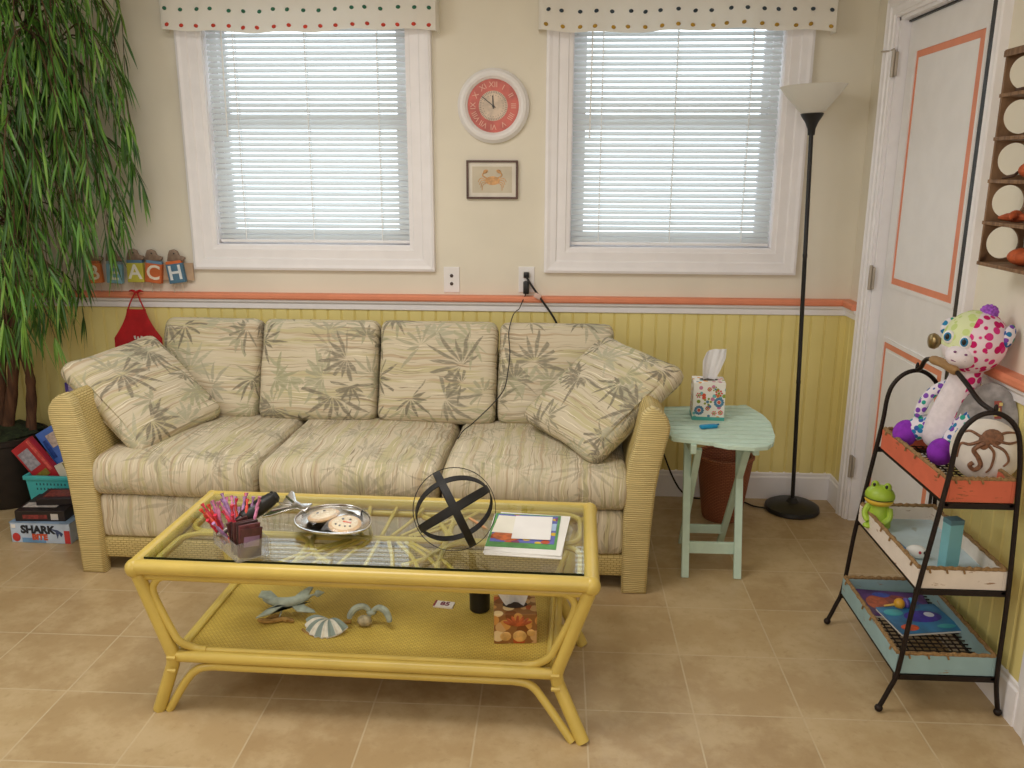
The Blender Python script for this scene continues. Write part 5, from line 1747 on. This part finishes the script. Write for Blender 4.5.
for y in (0.0, -SL):
    b = MB(); holed_board(b, y, 0.009)
    bmesh.ops.remove_doubles(b.bm, verts=b.bm.verts[:], dist=1e-5)
    bmesh.ops.recalc_face_normals(b.bm, faces=b.bm.faces[:])
    b.build('side_board', M_CRATE, ws, smooth=30)
for k in range(nlev + 1):
    z = k * lev
    MB().box((SD / 2, -SL / 2, z), (SD + 0.002, SL + 0.014, 0.010), bev=0.0015).build('shelf_board', M_CRATE, ws, smooth=0)
MB().box((0.0, -SL / 2, SH - 0.006), (0.006, SL + 0.014, 0.016), bev=0.001).build('front_rail', M_CRATE, ws, smooth=0)
M_CLAY = mat('#b5562c', 0.7, var=0.25, vs=60, bump=0.3)
for k, (lv, y, kind, lab) in enumerate(((1, -0.060, 'star', 'orange clay starfish on the second level of the wooden wall shelf'), (0, -0.130, 'lump', 'orange clay shell on the lowest level of the wooden wall shelf'),
                                        (2, -0.125, 'lump', 'orange clay shell on the middle level of the wooden wall shelf'), (2, -0.050, 'twig', 'curled brown sea twig on the middle level of the wooden wall shelf'),
                                        (4, -0.055, 'twig', 'dark curled sea twig on the top level of the wooden wall shelf'))):
    z = 1.245 + lv * lev + 0.006
    if kind == 'star':
        s_ = thing('starfish', lab, 'starfish', (1.235, -1.355 + y, z))
        for a in range(5):
            aa = R(a * 72 + 10)
            b = MB(); b.tube([(0, 0, 0.012), (math.cos(aa) * 0.022, math.sin(aa) * 0.022, 0.012 + 0.006 * (a % 2)), (math.cos(aa) * 0.042, math.sin(aa) * 0.042, 0.010)], [0.013, 0.010, 0.003], 8); b.build('arm', M_CLAY, s_)
        b = MB(); b.ell((0, 0, 0.016), (0.017, 0.017, 0.015)); b.build('disc', M_CLAY, s_)
    elif kind == 'lump':
        b = MB(); b.ell((0, 0, 0.024), (0.040, 0.036, 0.024), nu=20, nv=12, dent=lambda p: 1 + 0.10 * math.sin(math.atan2(p.y, p.x) * 9) * (1 - abs(p.z)))
        tag(b.build('clay_shell', M_CLAY, loc=(1.235, -1.355 + y, z)), lab, 'shell')
    else:
        b = MB(); b.tube(smoothpath([(-0.030, 0.010, 0.004), (-0.010, -0.008, 0.010), (0.012, 0.006, 0.020), (0.030, -0.006, 0.010), (0.020, -0.020, 0.004)], 5), 0.0042, 7)
        tag(b.build('sea_twig', mat('#5a4030', 0.7, var=0.3), loc=(1.225, -1.355 + y, z)), lab, 'twig')

# ------------------------------------------------------------------ left end: games, crate, tree
gx = thing('game_box', 'pale blue and white game box with shark lettering on the floor', 'game box', (-2.102, -0.585, 0), (0, 0, R(-1)), 'stacked game boxes by the sofa')
MB().box((0, 0, 0.044), (0.254, 0.250, 0.088), bev=0.002).build('box', mat('#b9c9de', 0.45, var=0.10, vs=14), gx, smooth=0)
MB().box((0, 0, 0.088), (0.258, 0.254, 0.002)).build('lid_top', mat('#8fa9c8', 0.45, var=0.2, vs=20), gx, smooth=0)
b = MB(); b.text('SHARK', 0.046, T(-0.010, -0.126, 0.058, R(90)), 0.0012, bold=0.0022); b.build('lettering', mat('#20242e', 0.5), gx, smooth=0).data.name = 'lettering'
b = MB(); b.text('BITE', 0.034, T(-0.004, -0.126, 0.026, R(90)), 0.0012, bold=0.002); b.build('red_lettering', mat('#c8502e', 0.5), gx, smooth=0)
b = MB(); b.ell((-0.104, -0.1265, 0.024), (0.017, 0.001, 0.019), mi=0); b.box((-0.112, -0.1262, 0.072), (0.018, 0.001, 0.016), mi=1); b.box((0.114, -0.1262, 0.030), (0.024, 0.001, 0.056), mi=0)
b.build('red_corner_print', [mat('#c03838', 0.5), mat('#e8e4e0', 0.5)], gx)
b = MB()
b.prism([(0.040, 0.066), (0.075, 0.060), (0.098, 0.044), (0.088, 0.030), (0.080, 0.046), (0.072, 0.022), (0.066, 0.052)], 0.001, T(0, -0.1255, 0, R(90)))
b.build('dark_print', mat('#3a4a70', 0.5), gx, smooth=0)
MB().box((-0.03, -0.1258, 0.012), (0.10, 0.001, 0.020)).build('water_print', mat('#6f9cc8', 0.5, var=0.2), gx, smooth=0)
g2 = thing('game_box', 'wide black game box with red pictures, middle of the floor stack', 'game box', (-2.112, -0.600, 0.0892), (0, 0, R(3)), 'stacked game boxes by the sofa')
MB().box((0, 0, 0.023), (0.205, 0.190, 0.046), bev=0.002).build('box', mat('#231c1c', 0.4, var=0.2), g2, smooth=0)
b = MB(); b.box((-0.02, -0.0955, 0.020), (0.10, 0.001, 0.018), mi=0); b.box((0.06, -0.0955, 0.020), (0.03, 0.001, 0.026), mi=1)
b.build('side_print', [mat('#7a2f2c', 0.5, var=0.4, vs=90), mat('#c9c2bc', 0.5)], g2, smooth=0)
b = MB(); b.box((-0.02, -0.03, 0.0466), (0.14, 0.05, 0.001)); b.build('top_print', mat('#b9b2ae', 0.5, var=0.2, vs=40), g2, smooth=0)
g3 = thing('game_box', 'small black box with orange picture, topmost of the floor stack', 'game box', (-2.082, -0.575, 0.1366), (0, 0, R(7)), 'stacked game boxes by the sofa')
MB().box((0, 0, 0.015), (0.150, 0.120, 0.030), bev=0.002).build('box', mat('#1f1718', 0.4, var=0.2), g3, smooth=0)
MB().box((0, 0, 0.0304), (0.11, 0.075, 0.001)).build('top_print', mat('#7f3a2e', 0.45, var=0.4, vs=70), g3, smooth=0)

cr = thing('plastic_crate', 'turquoise plastic basket of toy boxes between the tree and sofa', 'basket', (-2.210, -0.350, 0))
M_TURQ = mat('#45b3b6', 0.4, var=0.05)
b = MB()


def cpt(s_, hgt):
    k = 0.86 + 0.14 * hgt / 0.185
    return (s_[0] * 0.112 * k, s_[1] * 0.088 * k, hgt)


cor = [(-1, -1), (1, -1), (1, 1), (-1, 1)]
vs = [cpt(c, 0.0) for c in cor] + [cpt(c, 0.185) for c in cor]
b._add(vs, [(0, 3, 2, 1), (0, 1, 5, 4), (1, 2, 6, 5), (2, 3, 7, 6), (3, 0, 4, 7)])
vs = [(v[0] * 0.96, v[1] * 0.95, v[2] + 0.004) for v in vs]
b._add(vs, [(0, 1, 2, 3), (0, 4, 5, 1), (1, 5, 6, 2), (2, 6, 7, 3), (3, 7, 4, 0)])
b.build('body', M_TURQ, cr, smooth=0)
b = MB()
for c_, s_ in (((0, -0.088, 0.180), (0.24, 0.014, 0.020)), ((0, 0.088, 0.180), (0.24, 0.014, 0.020)), ((0.114, 0, 0.180), (0.014, 0.17, 0.020)), ((-0.114, 0, 0.180), (0.014, 0.17, 0.020))):
    b.box(c_, s_, bev=0.004)
b.build('rim', M_TURQ, cr)
b = MB()
for r_ in range(2):
    for k in range(9):
        h_ = 0.150 - r_ * 0.022
        kk = 0.86 + 0.14 * h_ / 0.185
        b.box((-0.064 + k * 0.016, -0.088 * kk - 0.0004, h_), (0.006, 0.0012, 0.010))
b.build('vent_slots', mat('#1e5a5e', 0.6), cr, smooth=0)


def leaning_box(lab, name, cx, cz, y, w_, l_, d_, ang, col, prints):
    o_ = thing(name, lab, 'box', (cx, y, cz), (0, R(ang), 0), 'toy boxes in the turquoise basket')
    MB().box((0, 0, 0), (w_, d_, l_), bev=0.002).build('box', mat(col, 0.4, var=0.12, vs=16), o_, smooth=0)
    bb = MB()
    ms = []
    for i, (x, z, sx_, sz_, c_) in enumerate(prints):
        bb.box((x, -d_ / 2 - 0.0006 - 0.0003 * i, z), (sx_, 0.0012, sz_), mi=i); ms.append(mat(c_, 0.4, var=0.25, vs=60))
    if prints:
        bb.build('cover_print', ms, o_, smooth=0)
    return o_


leaning_box('red toy box with grey window picture tilted left over the turquoise basket', 'toy_box', -2.282, 0.225, -0.385, 0.105, 0.235, 0.035, -36, '#b0262e',
            [(-0.012, 0.040, 0.060, 0.090, '#9a98a4'), (0.040, 0.03, 0.014, 0.16, '#d05a54'), (-0.01, -0.045, 0.07, 0.03, '#8a7a30')])
leaning_box('blue toy box with pale label tilted behind the red one in the basket', 'toy_box', -2.200, 0.275, -0.335, 0.110, 0.235, 0.035, -30, '#4a72c4',
            [(0.012, 0.060, 0.060, 0.062, '#b8a8a0'), (-0.035, 0.030, 0.02, 0.09, '#2a4a94')])
leaning_box('white carton with olive side leaning at the right of the turquoise basket', 'carton', -2.148, 0.168, -0.395, 0.052, 0.150, 0.030, -24, '#d8d2c2', [(0.021, 0, 0.012, 0.145, '#8a8256')])
kb = thing('cardboard_carton', 'plain brown carton behind the left arm of the sofa', 'box', (-2.175, -0.120, 0))
MB().box((0, 0, 0.215), (0.200, 0.130, 0.430), bev=0.003).build('box', mat('#8f7048', 0.8, var=0.08), kb, smooth=0)
MB().box((0, -0.0652, 0.215), (0.05, 0.001, 0.43)).build('tape', mat('#b59a6c', 0.5), kb, smooth=0)
k3 = thing('puzzle_box', 'green puzzle box peeking out behind the left sofa arm', 'box', (-2.190, -0.120, 0.431))
MB().box((0, 0, 0.025), (0.175, 0.12, 0.050), bev=0.002).build('box', mat('#5f8a72', 0.5, var=0.3, vs=40), k3, smooth=0)
MB().box((-0.02, -0.0604, 0.025), (0.09, 0.001, 0.030)).build('print', mat('#9fb0b4', 0.5, var=0.3, vs=60), k3, smooth=0)
k4 = thing('puzzle_box', 'purple puzzle box with white print behind the left sofa arm', 'box', (-2.165, -0.125, 0.482), (0, 0, R(-4)))
MB().box((0, 0, 0.032), (0.160, 0.12, 0.064), bev=0.002).build('box', mat('#4b3a8c', 0.5, var=0.2, vs=40), k4, smooth=0)
b = MB(); b.box((-0.045, -0.0604, 0.034), (0.034, 0.001, 0.040)); b.box((0.030, -0.0604, 0.036), (0.050, 0.001, 0.036)); b.build('print', mat('#b3a8cc', 0.5, var=0.35, vs=90), k4, smooth=0)

# tall artificial weeping tree
tr = thing('weeping_tree', 'tall artificial weeping tree with narrow green leaves in a dark pot', 'plant', (-2.480, -0.260, 0))
TO = Vector((-2.480, -0.260, 0))
b = MB(); b.lathe([(0.0, 0.0), (0.125, 0.0), (0.135, 0.01), (0.172, 0.300), (0.180, 0.305), (0.182, 0.325), (0.168, 0.330), (0.160, 0.300), (0.0, 0.300)], c=(-0.035, 0, 0), seg=36); b.build('pot', mat('#241c18', 0.6, var=0.2, vs=20), tr)
M_MOSS = mat('#262f18', 0.95, var=0.5, vs=60, bump=0.8, bs=90)
b = MB(); b.ell((-0.035, 0, 0.315), (0.163, 0.163, 0.050), nu=36, nv=16, dent=lambda p: 1 + 0.22 * noise.noise(p * 6)); b.build('moss', M_MOSS, tr, smooth=25)
M_BARK = wood_mat('brown_bark', '#6b4a36', '#4a3224', (50, 50, 8), 0.8)
trunks = [[(-0.020, 0.000, 0.31), (0.040, 0.0, 0.55), (0.085, 0.0, 0.80), (0.150, 0.005, 1.20), (0.250, 0.0, 1.72), (0.290, 0.0, 1.95)],
          [(-0.045, 0.010, 0.31), (-0.025, 0.01, 0.50), (0.005, 0.01, 0.68), (0.075, 0.00, 0.92), (0.140, -0.02, 1.30), (0.150, -0.03, 1.75)],
          [(0.080, 0.020, 0.31), (0.110, 0.02, 0.52), (0.115, 0.01, 0.64), (0.085, 0.00, 0.82), (0.160, 0.03, 1.30), (0.220, 0.05, 1.70)]]
TP = []
for k, pts in enumerate(trunks):
    sp = smoothpath(pts, 6)
    n = len(sp)
    b = MB(); b.tube(sp, [(0.024 if k != 0 else 0.027) * (1 - 0.6 * i / n) + 0.002 * math.sin(i * 1.7) for i in range(n)], 10); b.build('trunk', M_BARK, tr)
    TP.append(sp)
rl = random.Random(21)
leaf = MB(); twig = MB()


def crown_r(z):
    """reach of the crown toward the room at height z"""
    pts = [(0.75, 0.43), (0.95, 0.52), (1.1, 0.60), (1.3, 0.68), (1.57, 0.75), (1.9, 0.73), (2.2, 0.66), (2.6, 0.55)]
    for i in range(len(pts) - 1):
        if z <= pts[i + 1][0]:
            t_ = (z - pts[i][0]) / (pts[i + 1][0] - pts[i][0])
            return pts[i][1] + (pts[i + 1][1] - pts[i][1]) * max(0, t_)
    return 0.5


def add_leaf(p, d, ln, wd, mi):
    d = d.normalized()
    s_ = d.cross(Vector((rl.uniform(-1, 1), rl.uniform(-1, 1), rl.uniform(-0.3, 0.3)))).normalized()
    nrm = d.cross(s_)
    vs = []
    bendv = Vector((0, 0, -1)) * ln * 0.18 + nrm * rl.uniform(-0.15, 0.15) * ln
    for t_, w_ in ((0, 0.15), (0.3, 0.9), (0.62, 0.8), (1.0, 0.02)):
        c = p + d * ln * t_ + bendv * t_ * t_
        vs += [c - s_ * wd * w_ / 2, c + nrm * wd * 0.12 * (w_ > 0.5), c + s_ * wd * w_ / 2]
    fs = []
    for i in range(3):
        for j in range(2):
            fs.append((i * 3 + j, i * 3 + j + 1, i * 3 + j + 4, i * 3 + j + 3))
    leaf._add(vs, fs, mi)


for k in range(185):
    sp = TP[rl.choice((0, 0, 1, 2))]
    f = rl.uniform(0.42, 1.0)
    st_ = sp[int(f * (len(sp) - 1))].copy()
    if rl.random() < 0.55:
        st_ += Vector((rl.uniform(-0.08, 0.12), rl.uniform(-0.12, 0.08), rl.uniform(0.05, 0.50)))
    az = rl.uniform(-PI, PI)
    if math.sin(az) > 0.35 and rl.random() < 0.7:
        az = -az
    top = k % 5 == 0
    if top:      # upper boughs arching out into the room
        az = rl.uniform(-1.1, 0.35)
        st_ = TP[0][-1] + Vector((rl.uniform(-0.06, 0.02), rl.uniform(-0.06, 0.04), rl.uniform(-0.20, 0.42)))
    out = Vector((math.cos(az), math.sin(az), 0))
    zend = st_.z
    reach = crown_r(max(0.8, st_.z)) * rl.uniform(0.35, 1.0)
    reach = max(0.10, reach - max(0, st_.x * out.x))
    if top:
        reach = rl.uniform(0.28, 0.46)
    rise = rl.uniform(0.04, 0.22)
    drop = rl.uniform(0.40, 0.95)
    n = 16
    pts = []
    wx, wy = rl.uniform(-.04, .04), rl.uniform(-.04, .04)
    for i in range(n + 1):
        t_ = i / n
        h_ = 1 - (1 - t_) ** 2.6
        p = st_ + out * reach * h_ + Vector((0, 0, rise * math.sin(min(1, t_ * 2.2) * PI / 2) - drop * max(0, t_ - 0.22) ** 1.5 * 1.5)) + Vector((wx * math.sin(t_ * 5), wy * math.sin(t_ * 4), 0))
        p.y = min(p.y, 0.205)
        p.x = max(p.x, -0.235)
        if p.z < 0.86 + 0.10 * math.sin(k) or p.x > crown_r(p.z - 0.08) - 0.02:
            break
        pts.append(p)
    if len(pts) < 6:
        continue
    n = len(pts)
    twig.tube(pts, [0.0042 * (1 - 0.75 * i / n) for i in range(n)], 5)
    for i in range(3, n):
        d = (pts[i] - pts[i - 1]).normalized()
        for q in range(2 if rl.random() < 0.8 else 1):
            side = d.cross(Vector((rl.uniform(-1, 1), rl.uniform(-1, 1), rl.uniform(-1, 1)))).normalized()
            dd = d * 0.55 + side * 0.50 + Vector((0, 0, -0.75))
            base = pts[i - 1].lerp(pts[i], rl.random())
            ln = rl.uniform(0.085, 0.155)
            tip = base + dd.normalized() * ln
            if tip.y > 0.215 or tip.x < -0.25:
                continue
            add_leaf(base, dd, ln, rl.uniform(0.008, 0.013), rl.choice((0, 0, 1, 1, 2)))
    for q in range(3):
        add_leaf(pts[-1], (pts[-1] - pts[-2]).normalized() * 0.5 + Vector((rl.uniform(-.3, .3), rl.uniform(-.3, .1), -0.7)), rl.uniform(0.10, 0.16), 0.011, rl.choice((0, 1, 2)))
twig.build('branches', mat('#4f3a22', 0.8, var=0.2), tr)
leaf.build('foliage', [mat('#4f7d26', 0.5, var=0.25, vs=9), mat('#33591b', 0.5, var=0.25, vs=9), mat('#6d9436', 0.5, var=0.2, vs=9)], tr, smooth=0)
